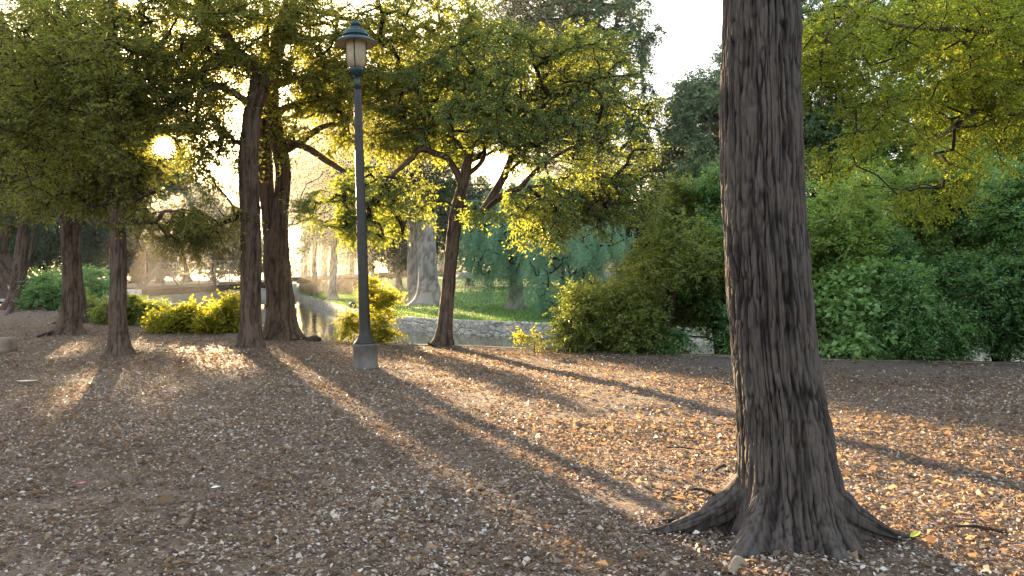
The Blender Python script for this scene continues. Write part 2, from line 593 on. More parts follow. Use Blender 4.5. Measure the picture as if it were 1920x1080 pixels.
def make_tree(name, label, base, stems, ells, leafmat, n_attr=300, sprays=7, per=22, leaf=(.07, .032), spray=(.30, .6), droop=.25, bark='bark',
              branchmat='twig', seed=1, cat='tree', group=None, nth=84, zmin=1.5, thr=.42, nscale=.9, tip=.008, twigs=True, flat=.5, butt=None,
              cell=(.045, .3), depth=.022, tint0=.5, cut=True, step=.06, weep=0.0, root_paths=(), hole=(), crown=True, tgrad=.5, power=.5, lump=.05, crown_name='crown', fine=2):
    """Tree of explicit stems (lists of x,y,z,r) with limbs grown to leaf clusters in the crown volumes."""
    global rng
    rng = np.random.default_rng(seed * 101 + 5)
    root = thing(name, label, cat, base, group)
    Vs, qs, bs, n0 = [], [], [], 0
    sk, skp, skr = [], [], []
    for si, st in enumerate(stems):
        path = catmull(st, step)
        path[:, :3] += (np.stack([vnoise(np.stack([path[:, 2] * .9, 0 * path[:, 2] + 9 * si, 0 * path[:, 2] + a], -1), 1.0, seed + a * 3.3) for a in range(3)], -1) - .5) * .16 * np.minimum(1, np.arange(len(path)) / 30)[:, None] * np.minimum(1.0, path[:, 3:4] * 4) * [1, 1, 0]
        V, q, b = tube(path, nth if si == 0 else max(10, int(nth * .8)), cell, depth * min(1.0, path[0, 3] * 5), seed + si, (butt if butt is not None else [(a, path[0, 3] * (.30 + .35 * ((k * 7 + seed) % 3) / 2), .10 + path[0, 3] * .55, 3) for k, a in enumerate((.3, 1.5, 2.6, 3.9, 5.1))]) if st[0][2] < base[2] + .25 else (), base[2], lump, fine)
        Vs.append(V)
        qs.append(q + n0)
        bs.append(b)
        n0 += len(V)
        pz = path[::max(1, int(.25 / step))]
        pz = pz[pz[:, 2] > zmin + base[2]]
        for k, p in enumerate(pz):
            skp.append(len(sk) - 1 if k else -1)
            sk.append(p[:3])
            skr.append(p[3])
    for rp in root_paths:
        V, q, b = tube(catmull(rp, .05), 12, (.05, .2), .008, seed + 31)
        Vs.append(V)
        qs.append(q + n0)
        bs.append(b)
        n0 += len(V)
    mesh_np('trunk', np.concatenate(Vs), np.concatenate(qs), M[bark], root, {'bark': np.concatenate(bs)}, True)
    if not crown:
        return root
    A = in_ell(ells, n_attr, thr, nscale, seed * 3.7)
    if cut:
        A = A[prune(A, np.full(len(A), .8))]
    for c, r in hole:
        A = A[(((A - c) / r) ** 2).sum(1) > 1]
    sk = np.array(sk)
    arr, par, tips = grow(sk, skp, skr, A, seg=.35 if ells[0][1][0] < 4 else .8)
    cnt = np.zeros(len(arr))
    cnt[tips] = 1
    ns = len(sk)
    for k in range(len(arr) - 1, ns - 1, -1):
        if par[k] >= 0:
            cnt[par[k]] += cnt[k]
    rad = tip * np.maximum(cnt, 1) ** power
    e = np.arange(ns, len(arr))
    pa = par[e]
    rr = np.minimum(rad, .13 if len(skr) == 0 else max(skr) * .45)
    ra = np.where(pa < ns, np.minimum(rr[e] * 1.25, np.array(skr)[np.minimum(pa, ns - 1)] * .8), rr[np.maximum(pa, 0)])
    ra = np.minimum(ra, rr[e] * 1.5)
    keep = np.ones(len(e), bool)
    if cut:
        keep = prune(arr[e], np.where(rr[e] > .03, 1.1, .75))
    BV, Bq = frusta(arr[pa][keep], arr[e][keep], ra[keep], rr[e][keep], 6 if twigs else 4)
    # leafy sprays
    nA = len(A)
    o = np.repeat(arr[tips], sprays, 0)
    ctr = np.mean([c for c, r in ells], 0)
    outw = nrm(o - ctr)
    d = nrm(rng.normal(size=o.shape) * [1, 1, .55] + outw * .5 + np.array([0, 0, -droop]))
    if weep:
        d = nrm(d * (1 - weep) + np.array([-.25, 0, -1.0]) * weep)
    SL = rng.uniform(spray[0], spray[1], len(o))
    end = o + d * SL[:, None] + np.array([0, 0, -1.0]) * (SL * .12)[:, None]
    clump = np.repeat(rng.random(nA) * .5, sprays) + vnoise(o, .55, seed) * .5
    K = per
    t = (np.arange(K) + .6) / K
    Pp = o[:, None, :] + (end - o)[:, None, :] * t[None, :, None] + rng.normal(size=(len(o), K, 3)) * .015 * (leaf[0] / .06)
    side = nrm(np.cross(d, [0, 0, 1.0]) + rng.normal(size=d.shape) * .25)
    sg = np.where(np.arange(K) % 2 == 0, 1.0, -1.0)
    ld = nrm(.55 * d[:, None, :] + .8 * sg[None, :, None] * side[:, None, :] + rng.normal(size=Pp.shape) * .35 + np.array([0, 0, -.25]))
    Pp = Pp.reshape(-1, 3)
    ld = ld.reshape(-1, 3)
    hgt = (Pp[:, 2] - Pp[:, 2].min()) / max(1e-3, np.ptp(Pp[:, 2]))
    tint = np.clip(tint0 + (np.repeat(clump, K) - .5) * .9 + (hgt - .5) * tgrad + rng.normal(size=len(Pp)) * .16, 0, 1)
    kp = np.ones(len(Pp), bool)
    if cut:
        kp = prune(Pp, rng.random(len(Pp)))
    for c, r in hole:
        kp &= (((Pp - c) / r) ** 2).sum(1) > rng.uniform(.6, 1.1, len(Pp))
    Pp, ld, tint = Pp[kp], ld[kp], tint[kp]
    n = len(Pp)
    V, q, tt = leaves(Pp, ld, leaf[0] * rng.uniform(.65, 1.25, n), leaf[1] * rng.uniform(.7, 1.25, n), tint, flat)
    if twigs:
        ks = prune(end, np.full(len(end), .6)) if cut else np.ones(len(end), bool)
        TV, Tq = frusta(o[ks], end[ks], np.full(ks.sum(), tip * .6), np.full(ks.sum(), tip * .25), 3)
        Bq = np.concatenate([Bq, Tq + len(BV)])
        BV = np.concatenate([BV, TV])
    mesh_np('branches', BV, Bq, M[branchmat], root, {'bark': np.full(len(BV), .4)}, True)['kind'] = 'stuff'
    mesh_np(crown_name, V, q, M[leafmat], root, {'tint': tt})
    STAT.append((name, n, len(BV)))
    return root


STAT = []


def E(px, py, d, rx, ry, rd=None):
    s = d / F
    return (W(px, py, d), np.array([rx * s, rd if rd else rx * s, ry * s]))


def stem(*pts):
    """(px, py, d, width in px) -> x,y,z,r"""
    return [tuple(W(a, b, d)) + (w / 2 * d / F,) for a, b, d, w in pts]


# ================================================================== SETTING
KX = np.array([-60, -40, -28, -21.5, -19.5, -14.4, -11.5, -7.0, -4.76, -2.97, -1.36, .43, 2.9, 5.5, 8.6, 16, 40])
KY = np.array([60, 48, 39, 34.0, 31.8, 27.4, 24.05, 19.2, 17.6, 16.6, 16.2, 15.5, 14.5, 13.6, 13.0, 12.3, 11])


def kerb_y(x):
    return np.interp(x, KX, KY)


def ground_z(x, y):
    P = np.stack([x, y, 0 * x], -1)
    return .10 * (vnoise(P, .35, 3) - .5) + .035 * (vnoise(P, 1.4, 5) - .5) + .018 * (vnoise(P, 5.0, 8) - .5)


def path_w(x, y):
    """Trodden bare strip along the kerb at the right."""
    d = kerb_y(x) - y + .5 * (vnoise(np.stack([x, y, 0 * x], -1), .8, 4) - .5)
    return smooth(-.2, .5, d) * (1 - smooth(1.3, 3.0, d)) * smooth(.5, 4.0, x)


def build_ground():
    xs = np.unique(np.concatenate([np.linspace(-60, -14, 120), np.linspace(-14, 12, 420), np.linspace(12, 40, 60)]))
    t = np.concatenate([np.linspace(-30, 0, 16)[:-1] / 100, np.linspace(0, 1, 380)])
    X, T = np.meshgrid(xs, t, indexing='ij')
    ky = kerb_y(X)
    Y = np.where(T < 0, T * 100, 0) + np.where(T >= 0, T, 0) * ky
    Z = ground_z(X, Y) * smooth(0, .6, ky - Y)
    n, m = X.shape
    i = np.arange(n - 1)[:, None] * m + np.arange(m - 1)[None, :]
    q = np.stack([i, i + m, i + m + 1, i + 1], -1).reshape(-1, 4)
    mt, nt, nd, lk = new_mat('leaf_mulch')
    bs = out_principled(nd, lk, .85, .25)
    v = coord(nd, lk)
    vo = tex(nd, lk, 34, 2, coord(nd, lk, (1, 1.0, 1)), 'ShaderNodeTexVoronoi')
    vo2 = tex(nd, lk, 75, 2, v, 'ShaderNodeTexVoronoi')
    big = tex(nd, lk, .7, 4, v)
    fi = tex(nd, lk, 60, 4, v)
    sep = nd.new('ShaderNodeSeparateColor')
    lk.new(vo.outputs['Color'], sep.inputs[0])
    sep2 = nd.new('ShaderNodeSeparateColor')
    lk.new(vo2.outputs['Color'], sep2.inputs[0])
    ad = nd.new('ShaderNodeMath')
    ad.operation = 'MULTIPLY_ADD'
    ad.inputs[1].default_value = .5
    lk.new(sep.outputs[0], ad.inputs[0])
    m2 = nd.new('ShaderNodeMath')
    m2.operation = 'MULTIPLY'
    m2.inputs[1].default_value = .5
    lk.new(sep2.outputs[1], m2.inputs[0])
    lk.new(m2.outputs[0], ad.inputs[2])
    a3 = nd.new('ShaderNodeMath')
    a3.operation = 'MULTIPLY_ADD'
    a3.inputs[1].default_value = .5
    lk.new(big.outputs['Fac'], a3.inputs[0])
    a4 = nd.new('ShaderNodeMath')
    a4.operation = 'SUBTRACT'
    a4.inputs[1].default_value = .25
    lk.new(ad.outputs[0], a3.inputs[2])
    lk.new(a3.outputs[0], a4.inputs[0])
    r = ramp(nd, [(.1, (.006, .004, .0035)), (.45, (.028, .019, .015)), (.75, (.105, .07, .05)), (1, (.26, .185, .135))])
    lk.new(a4.outputs[0], r.inputs[0])
    pa = nd.new('ShaderNodeAttribute')
    pa.attribute_name = 'path'
    mp = nd.new('ShaderNodeMix')
    mp.data_type = 'RGBA'
    lk.new(pa.outputs['Fac'], mp.inputs[0])
    lk.new(r.outputs[0], mp.inputs[6])
    rp_ = ramp(nd, [(.3, (.13, .115, .105)), (.7, (.24, .215, .195))])
    lk.new(fi.outputs['Fac'], rp_.inputs[0])
    lk.new(rp_.outputs[0], mp.inputs[7])
    lk.new(mp.outputs[2], bs.inputs['Base Color'])
    hh = nd.new('ShaderNodeMath')
    hh.operation = 'ADD'
    lk.new(ad.outputs[0], hh.inputs[0])
    lk.new(fi.outputs['Fac'], hh.inputs[1])
    bump(nd, lk, hh.outputs[0], .9, .03, bs)
    kind(mesh_np('ground', np.stack([X, Y, Z], -1).reshape(-1, 3), q, mt, None, {'path': path_w(X, Y).ravel() * .5}, True))


build_ground()


def build_litter():
    """Loose bark chips and dead leaves lying on the ground."""
    P = []
    for d0, d1, dens in ((3.2, 5.5, 4200), (5.5, 8, 2600), (8, 11, 1300), (11, 15, 700), (15, 22, 260), (22, 32, 80)):
        w = 1.0 * d1 + 1.5
        n = int(dens * 2 * w * (d1 - d0))
        x = rng.uniform(-w, w, n)
        y = rng.uniform(d0, d1, n)
        k = ((np.abs(x) < .70 * y + .3) | (rng.random(n) < .5)) & (np.abs(x) < y + 1.5) & (y < kerb_y(x) + .12)
        P.append(np.stack([x[k], y[k]], 1))
    P = np.concatenate(P)
    cl = fbm(np.stack([P[:, 0], P[:, 1], 0 * P[:, 0]], -1), .9, 2.0)
    cl2 = fbm(np.stack([P[:, 0], P[:, 1], 0 * P[:, 0]], -1), 3.5, 6.0)
    P = P[cl * .55 + cl2 * .45 + rng.normal(size=len(P)) * .09 - .17 * path_w(P[:, 0], P[:, 1]) > .39]
    n = len(P)
    far = np.clip((P[:, 1] - 4) / 12, 0, 1)
    L = rng.gamma(2.2, .0062, n) * (1 + 1.0 * far) + .009
    big = rng.random(n) < .03
    L = np.where(big, L + rng.uniform(.02, .06, n), L)
    Wd = L * rng.uniform(.28, .75, n)
    tw = rng.random(n) < .02            # broken twigs among the chips
    L = np.where(tw, rng.uniform(.06, .22, n), L)
    Wd = np.where(tw, .007, Wd)
    az = rng.uniform(0, 2 * math.pi, n)
    tl = rng.normal(0, .20, n) * np.where(tw, .2, 1)
    d = np.stack([np.cos(az) * np.cos(tl), np.sin(az) * np.cos(tl), np.sin(tl)], -1)
    z = ground_z(P[:, 0], P[:, 1]) + .006 + np.abs(rng.normal(0, .008, n)) + np.maximum(0, -d[:, 2]) * L
    tint = np.clip(np.where(rng.random(n) < .50, rng.beta(2, 4, n) * .85, rng.beta(3.2, 1.9, n)) + (fbm(np.stack([P[:, 0], P[:, 1], 0 * z], -1), .5, 9) - .5) * .5, 0, 1)
    tint = np.where(tw, tint * .3, np.where(big | (L > .05), tint * .62, tint))
    V, q, t = leaves(np.stack([P[:, 0], P[:, 1], z], -1), d, L, Wd, tint, .62)
    m, nt, nd, lk = new_mat('dry_chips')
    a = nd.new('ShaderNodeAttribute')
    a.attribute_name = 'tint'
    r = ramp(nd, [(0, (.016, .011, .009)), (.35, (.115, .082, .060)), (.65, (.41, .325, .255)), (1, (.74, .67, .59))])
    lk.new(a.outputs['Fac'], r.inputs[0])
    bs = out_principled(nd, lk, .55, .3)
    lk.new(r.outputs[0], bs.inputs['Base Color'])
    t_ = nd.new('ShaderNodeBsdfTranslucent')
    t_.inputs['Color'].default_value = (.50, .32, .17, 1)
    mx = nd.new('ShaderNodeMixShader')
    mx.inputs[0].default_value = .30
    lk.new(bs.outputs[0], mx.inputs[1])
    lk.new(t_.outputs[0], mx.inputs[2])
    lk.new(mx.outputs[0], nd['Material Output'].inputs['Surface'])
    o = mesh_np('leaf_litter', V, q, m, None, {'tint': t})
    kind(o, 'stuff', 'tan bark chips and dead leaves strewn over the ground', 'litter')
    STAT.append(('litter', n, 0))


build_litter()

# ---- kerb along the top of the near bank
mt_kerb = simple_mat('weathered_kerb', (.16, .13, .10), .85, .2, 0, .6, 2.2, .02)
xs = np.concatenate([np.linspace(-21, 9, 160), np.linspace(9.2, 38, 40)])
ks = np.stack([xs, kerb_y(xs) - .04, 0 * xs], -1)
tg = nrm(np.gradient(ks, axis=0))
nn = np.stack([-tg[:, 1], tg[:, 0], 0 * xs], -1)
wob = .012 * (vnoise(ks, 2.5, 1) - .5)
prof = [(0, -.12), (0, .004), (.03, .012), (.22, .010), (.25, -.005), (.25, -.9)]
V = np.stack([ks + nn * a + np.array([0, 0, b]) + wob[:, None] * np.array([0, 0, 1.0]) for a, b in prof], 1)
npf = len(prof)
i = np.arange(len(xs) - 1)[:, None] * npf + np.arange(npf - 1)[None, :]
kind(mesh_np('kerb', V.reshape(-1, 3), np.stack([i, i + npf, i + npf + 1, i + 1], -1).reshape(-1, 4), mt_kerb))

# ---- river bed, water, far bank
mt_earth = simple_mat('wet_earth', (.06, .05, .035), .9, .2, 0, .3, 1.5, .03)
V = np.array([(-3000, -600, -1.6), (3000, -600, -1.6), (3000, 4000, -1.6), (-3000, 4000, -1.6)], float)
kind(mesh_np('terrain', V, np.array([[0, 1, 2, 3]]), mt_earth))
m, nt, nd, lk = new_mat('river_water')
bs = out_principled(nd, lk, .06, .5)
bs.inputs['Base Color'].default_value = (.075, .075, .035, 1)
bs.inputs['IOR'].default_value = 1.33
n1 = tex(nd, lk, 1.0, 4, coord(nd, lk, (1.6, .55, 1)))
bump(nd, lk, n1.outputs['Fac'], .4, .06, bs)
V = np.array([(-70, 9, -.75), (60, 9, -.75), (60, 260, -.75), (-70, 260, -.75)], float)
kind(mesh_np('water', V, np.array([[0, 1, 2, 3]]), m))

WALLTOP = [(60, 20, -.28), (30, 22.5, -.28), (12, 24.5, -.28), (3.5, 26.5, -.28)] + [tuple(W(a, b, 2568 / (b - 515))) for a, b in
           ((1000, 607), (870, 603), (740, 595), (680, 585), (620, 570), (580, 558), (556, 550))] + [(-30, 95, -.28), (-45, 130, -.28)]
wp = catmull([(x, y, -.28, .1) for x, y, z in WALLTOP], .35)[:, :3]
tg = nrm(np.gradient(wp, axis=0))
nn = np.stack([tg[:, 1], -tg[:, 0], 0 * tg[:, 0]], -1)       # points to the lawn side
if nn[len(nn) // 2, 0] < 0:
    nn = -nn


def wall_dist(x, y):
    d = np.full(x.shape, 1e9)
    P = np.stack([x, y], -1)
    for k in range(0, len(wp) - 4, 4):
        a, b = wp[k, :2], wp[min(k + 4, len(wp) - 1), :2]
        ab = b - a
        t = np.clip(((P - a) @ ab) / (ab @ ab), 0, 1)
        d = np.minimum(d, np.linalg.norm(P - a - t[..., None] * ab, axis=-1))
    return d


def lawn_z(x, y):
    x, y = np.asarray(x, float), np.asarray(y, float)
    d = wall_dist(x, y)
    return -.30 + 1.62 * (1 - np.exp(-d / 26.0)) + .10 * (vnoise(np.stack([x, y, 0 * x], -1), .22, 6) - .5) * smooth(0, 4, d)


def build_lawn():
    s = np.concatenate([[0], np.geomspace(.25, 900, 70)])
    w2 = wp[::2]
    # outward fan: near the wall along its normal, far out towards the horizon
    far = np.stack([np.interp(np.arange(len(w2)), [0, len(w2) * .45, len(w2) - 1], [900, 500, -260]),
                    np.interp(np.arange(len(w2)), [0, len(w2) * .45, len(w2) - 1], [150, 1200, 1500]), 0 * w2[:, 0]], -1)
    n2 = nn[::2]
    rows = []
    for v in s:
        k = smooth(2, 120, np.array(v))
        dirn = nrm(n2 * (1 - k) + nrm(far - w2) * k)
        rows.append(w2 + dirn * v)
    Q = np.stack(rows, 1)
    Z = lawn_z(Q[..., 0], Q[..., 1])
    Q[..., 2] = Z
    n, m = Z.shape
    i = np.arange(n - 1)[:, None] * m + np.arange(m - 1)[None, :]
    q = np.stack([i, i + 1, i + m + 1, i + m], -1).reshape(-1, 4)
    mt, nt, nd, lk = new_mat('mown_grass')
    bs = out_principled(nd, lk, .8, .2)
    v = coord(nd, lk)
    a = tex(nd, lk, .35, 5, v)
    b = tex(nd, lk, 9, 5, v)
    ad = nd.new('ShaderNodeMath')
    ad.operation = 'MULTIPLY_ADD'
    ad.inputs[1].default_value = .45
    lk.new(b.outputs['Fac'], ad.inputs[0])
    sc = nd.new('ShaderNodeMath')
    sc.operation = 'MULTIPLY'
    sc.inputs[1].default_value = .6
    lk.new(a.outputs['Fac'], sc.inputs[0])
    lk.new(sc.outputs[0], ad.inputs[2])
    r = ramp(nd, [(.3, (.10, .12, .04)), (.5, (.13, .23, .055)), (.72, (.22, .34, .08))])
    lk.new(ad.outputs[0], r.inputs[0])
    lk.new(r.outputs[0], bs.inputs['Base Color'])
    bump(nd, lk, b.outputs['Fac'], .8, .06, bs)
    kind(mesh_np('lawn', Q.reshape(-1, 3), q, mt, None, None, True))


build_lawn()

# ---- stone retaining wall
m, nt, nd, lk = new_mat('rubble_stone')
bs = out_principled(nd, lk, .85, .25)
v = coord(nd, lk, (3.8, 3.8, 5.0))
vo = tex(nd, lk, 1.0, 0, v, 'ShaderNodeTexVoronoi')
vo.feature = 'DISTANCE_TO_EDGE'
vc = tex(nd, lk, 1.0, 0, v, 'ShaderNodeTexVoronoi')
fi = tex(nd, lk, 9, 5, coord(nd, lk))
sp = nd.new('ShaderNodeSeparateColor')
lk.new(vc.outputs['Color'], sp.inputs[0])
md = nd.new('ShaderNodeMath')
md.operation = 'MULTIPLY_ADD'
md.inputs[1].default_value = .5
lk.new(sp.outputs[0], md.inputs[0])
lk.new(fi.outputs['Fac'], md.inputs[2])
r = ramp(nd, [(.3, (.26, .23, .19)), (.7, (.42, .38, .32)), (1, (.55, .51, .45))])
lk.new(md.outputs[0], r.inputs[0])
re = ramp(nd, [(0, (.09, .08, .07)), (.09, (1, 1, 1))])
lk.new(vo.outputs['Distance'], re.inputs[0])
mx = nd.new('ShaderNodeMix')
mx.data_type = 'RGBA'
mx.blend_type = 'MULTIPLY'
mx.inputs[0].default_value = .36
lk.new(r.outputs[0], mx.inputs[6])
lk.new(re.outputs[0], mx.inputs[7])
lk.new(mx.outputs[2], bs.inputs['Base Color'])
rb = ramp(nd, [(0, (0, 0, 0)), (.2, (1, 1, 1))])
lk.new(vo.outputs['Distance'], rb.inputs[0])
bump(nd, lk, rb.outputs[0], .9, .05, bs)
M['stone'] = m
prof = [(.35, -.35), (.35, .02), (.28, .05), (.05, .05), (0, .01), (-.02, -.18), (-.05, -.36), (-.07, -.55)]
V = []
for a, b in prof:
    p = wp + nn * a + np.array([0, 0, b])
    p = p + (nn * (vnoise(p, 2.2, 3)[:, None] - .5) * .10 + np.array([0, 0, 1.0]) * (vnoise(p, 1.8, 5)[:, None] - .5) * .08) * (1 if b > -.5 else .3)
    V.append(p)
V = np.stack(V, 1)
npf = len(prof)
i = np.arange(len(wp) - 1)[:, None] * npf + np.arange(npf - 1)[None, :]
o = mesh_np('retaining_wall', V.reshape(-1, 3), np.stack([i, i + 1, i + npf + 1, i + npf], -1).reshape(-1, 4), m)
tag(o, 'low pale rubble stone wall curving along the far bank above the water', 'wall')
# gravel shelf under the wall, at the foot of the bend
prof = [(-.02, -.40), (-.45, -.46), (-.9, -.52), (-1.3, -.8)]
sel = (wp[:, 1] > 27) & (wp[:, 1] < 62)
w2, n2 = wp[sel], nn[sel]
fade = smooth(27.5, 31, w2[:, 1]) * (1 - smooth(52, 61, w2[:, 1]))
V = np.stack([w2 + n2 * a * (.25 + .75 * fade[:, None]) + np.array([0, 0, 1.0]) * ((b + .8) * fade - .8 + .08 * (vnoise(w2 + a, 1.9, 2) - .5))[:, None] for a, b in prof], 1)
npf = len(prof)
i = np.arange(len(w2) - 1)[:, None] * npf + np.arange(npf - 1)[None, :]
kind(mesh_np('shore', V.reshape(-1, 3), np.stack([i, i + 1, i + npf + 1, i + npf], -1).reshape(-1, 4), simple_mat('shore_gravel', (.20, .175, .15), .9, .2, 0, .5, 5, .04), None, None, True))

# ---- grass blades, thickest along the top of the wall
def grass():
    n = 60000
    k = rng.integers(20, len(wp) - 40, n)
    dd = np.abs(rng.normal(0, 1, n)) ** 1.6 * 5 + .25
    P = wp[k] + nn[k] * dd[:, None] + rng.normal(size=(n, 3)) * .2
    P = P[P[:, 1] < 75]
    n = len(P)
    P[:, 2] = lawn_z(P[:, 0], P[:, 1]) - .01
    d = nrm(rng.normal(size=(n, 3)) * [.45, .45, .1] + [0, 0, 1.0])
    L = rng.uniform(.05, .13, n) * (1 + P[:, 1] / 90)
    V, q, t = leaves(P, d, L, np.full(n, .03), np.clip(rng.normal(.5, .25, n), 0, 1), .1)
    kind(mesh_np('grass', V, q, leaf_mat('grass_blade', (.07, .10, .03), (.12, .22, .05), (.22, .34, .09), (.25, .40, .06), .4), None, {'tint': t}), 'stuff', 'short green grass growing over the far lawn', 'grass')


grass()

# ---- left bank beyond the kerb
xs = np.linspace(-90, -15, 60)
ys = np.linspace(0, 1, 50)
X, T = np.meshgrid(xs, ys, indexing='ij')
y0 = np.where(X < -21, kerb_y(X) + .22, np.interp(X, [-21, -18.5, -15], [34.5, 38.0, 60.0]))
Y = y0 + T * (200 - y0)
Z = .25 + .5 * T - .02 + .16 * (vnoise(np.stack([X, Y, 0 * X], -1), .25, 9) - .5)
Z = np.where(X > -19.2, -.9, Z)
n, mm = X.shape
i = np.arange(n - 1)[:, None] * mm + np.arange(mm - 1)[None, :]
xr = -22.0 - .22 * np.maximum(0, Y - 40)
Z = Z - 1.6 * smooth(0, 2.5, X - xr)
kind(mesh_np('bank', np.stack([X, Y, Z], -1).reshape(-1, 3), np.stack([i, i + mm, i + mm + 1, i + 1], -1).reshape(-1, 4), simple_mat('bare_bank', (.25, .22, .18), .9, .2, 0, .35, 1.2, .05), None, None, True))

# ================================================================== BIG FOREGROUND TREE
def big_tree():
    base = (1.60, 4.52, 0)
    root = thing('cypress_tree', 'thick furrowed cypress trunk with flared roots, standing closest at right', 'tree', base)
    pts = [(1474, 1060, 4.52, 190), (1474, 1000, 4.52, 188), (1474, 960, 4.52, 184), (1473, 900, 4.52, 176), (1467, 800, 4.52, 164), (1456, 700, 4.5, 152), (1438, 500, 4.5, 147), (1429, 300, 4.5, 142), (1426, 0, 4.5, 136), (1428, -400, 4.55, 124), (1440, -900, 4.7, 100), (1450, -1500, 4.9, 60), (1455, -1900, 5, 24)]
    path = catmull(stem(*pts), .0085)
    butt = [(math.pi * .98, .10, .14, 14), (-math.pi * .755, .36, .15, 34), (-math.pi * .60, .13, .12, 60), (-math.pi * .50, .05, .2, 60), (-math.pi * .40, .20, .13, 60), (-math.pi * .27, .16, .12, 50), (-.18, .22, .13, 20), (.7, .12, .12, 12), (1.9, .12, .12, 12)]
    # the tube's frame: angle 0 is the frame's x axis; find it from the reference direction used in tube()
    lo = path[path[:, 2] < 2.6 + 1.2]
    hi = path[path[:, 2] >= 2.6 + 1.2 - .02]
    T0 = nrm(np.gradient(lo[:, :3], axis=0))[0]
    ref = np.array([0, 1.0, 0])
    x0 = nrm(ref - T0 * (ref @ T0))
    off = math.atan2(x0[1], x0[0])
    b2 = [(a - off, am, h, p) for a, am, h, p in butt]
    V, q, b = tube(lo, 620, (.022, .20), .034, 3, b2, 0.0, .05, 2, [(2.15, -1.9 - off, .055, .020), (1.05, -1.2 - off, .04, .014), (3.1, -1.3 - off, .05, .018)])
    hi = hi[::6]
    V2, q2, bb2 = tube(hi, 110, (.034, .26), .03, 3, (), 0.0, .03, 2)
    mesh_np('trunk', np.concatenate([V, V2]), np.concatenate([q, q2 + len(V)]), M['bark_big'], root, {'bark': np.concatenate([b, bb2])}, True)
    for k, (rp, nth) in enumerate([
        ([(1.58, 4.55, .46, .06), (1.44, 4.55, .30, .085), (1.30, 4.53, .175, .078), (1.16, 4.51, .085, .062), (1.00, 4.49, .030, .044), (.86, 4.47, .002, .028), (.72, 4.46, -.025, .014)], 60),
        ([(1.32, 4.57, .18, .022), (1.12, 4.64, .03, .026), (.96, 4.67, .004, .018), (.82, 4.70, -.016, .010)], 24),
        ([(1.68, 4.48, .36, .07), (1.86, 4.44, .19, .085), (2.00, 4.41, .085, .066), (2.13, 4.39, .025, .045), (2.26, 4.39, -.005, .028), (2.40, 4.42, -.03, .016)], 60),
        ([(1.60, 4.66, .25, .09), (1.7, 4.95, .08, .07), (1.75, 5.3, .0, .05), (1.75, 5.6, -.05, .03)], 30),
    ]):
        V, q, b = tube(catmull(rp, .01), nth, (.026, .5), .016, 5 + k, (), 0.0, .16, 2)
        mesh_np('root', V, q, M['bark_big'], root, {'bark': b}, True)
    ells = [(np.array([1.9, 4.9, 9.0]), np.array([3.2, 3.2, 2.4]))]
    global rng
    rng = np.random.default_rng(77)
    A = in_ell(ells, 160, .4, .5, 3.0)
    A = A[prune(A, np.full(len(A), .8))]
    sk = hi[hi[:, 2] > 5.2][::4]
    arr, par, tips = grow(sk[:, :3], [k - 1 for k in range(len(sk))], sk[:, 3], A, .6)
    e = np.arange(len(sk), len(arr))
    BV, Bq = frusta(arr[par[e]], arr[e], np.full(len(e), .022), np.full(len(e), .018), 5)
    mesh_np('branches', BV, Bq, M['twig'], root, {'bark': np.full(len(BV), .4)}, True)['kind'] = 'stuff'
    o = np.repeat(arr[tips], 90, 0)
    P = o + rng.normal(size=o.shape) * [.35, .35, .2]
    P = P[prune(P, rng.random(len(P)))]
    V, q, t = leaves(P, nrm(rng.normal(size=P.shape)), rng.uniform(.05, .10, len(P)), rng.uniform(.015, .03, len(P)), rng.random(len(P)), .6)
    mesh_np('crown', V, q, M['cypress_leaf'], root, {'tint': t})


big_tree()

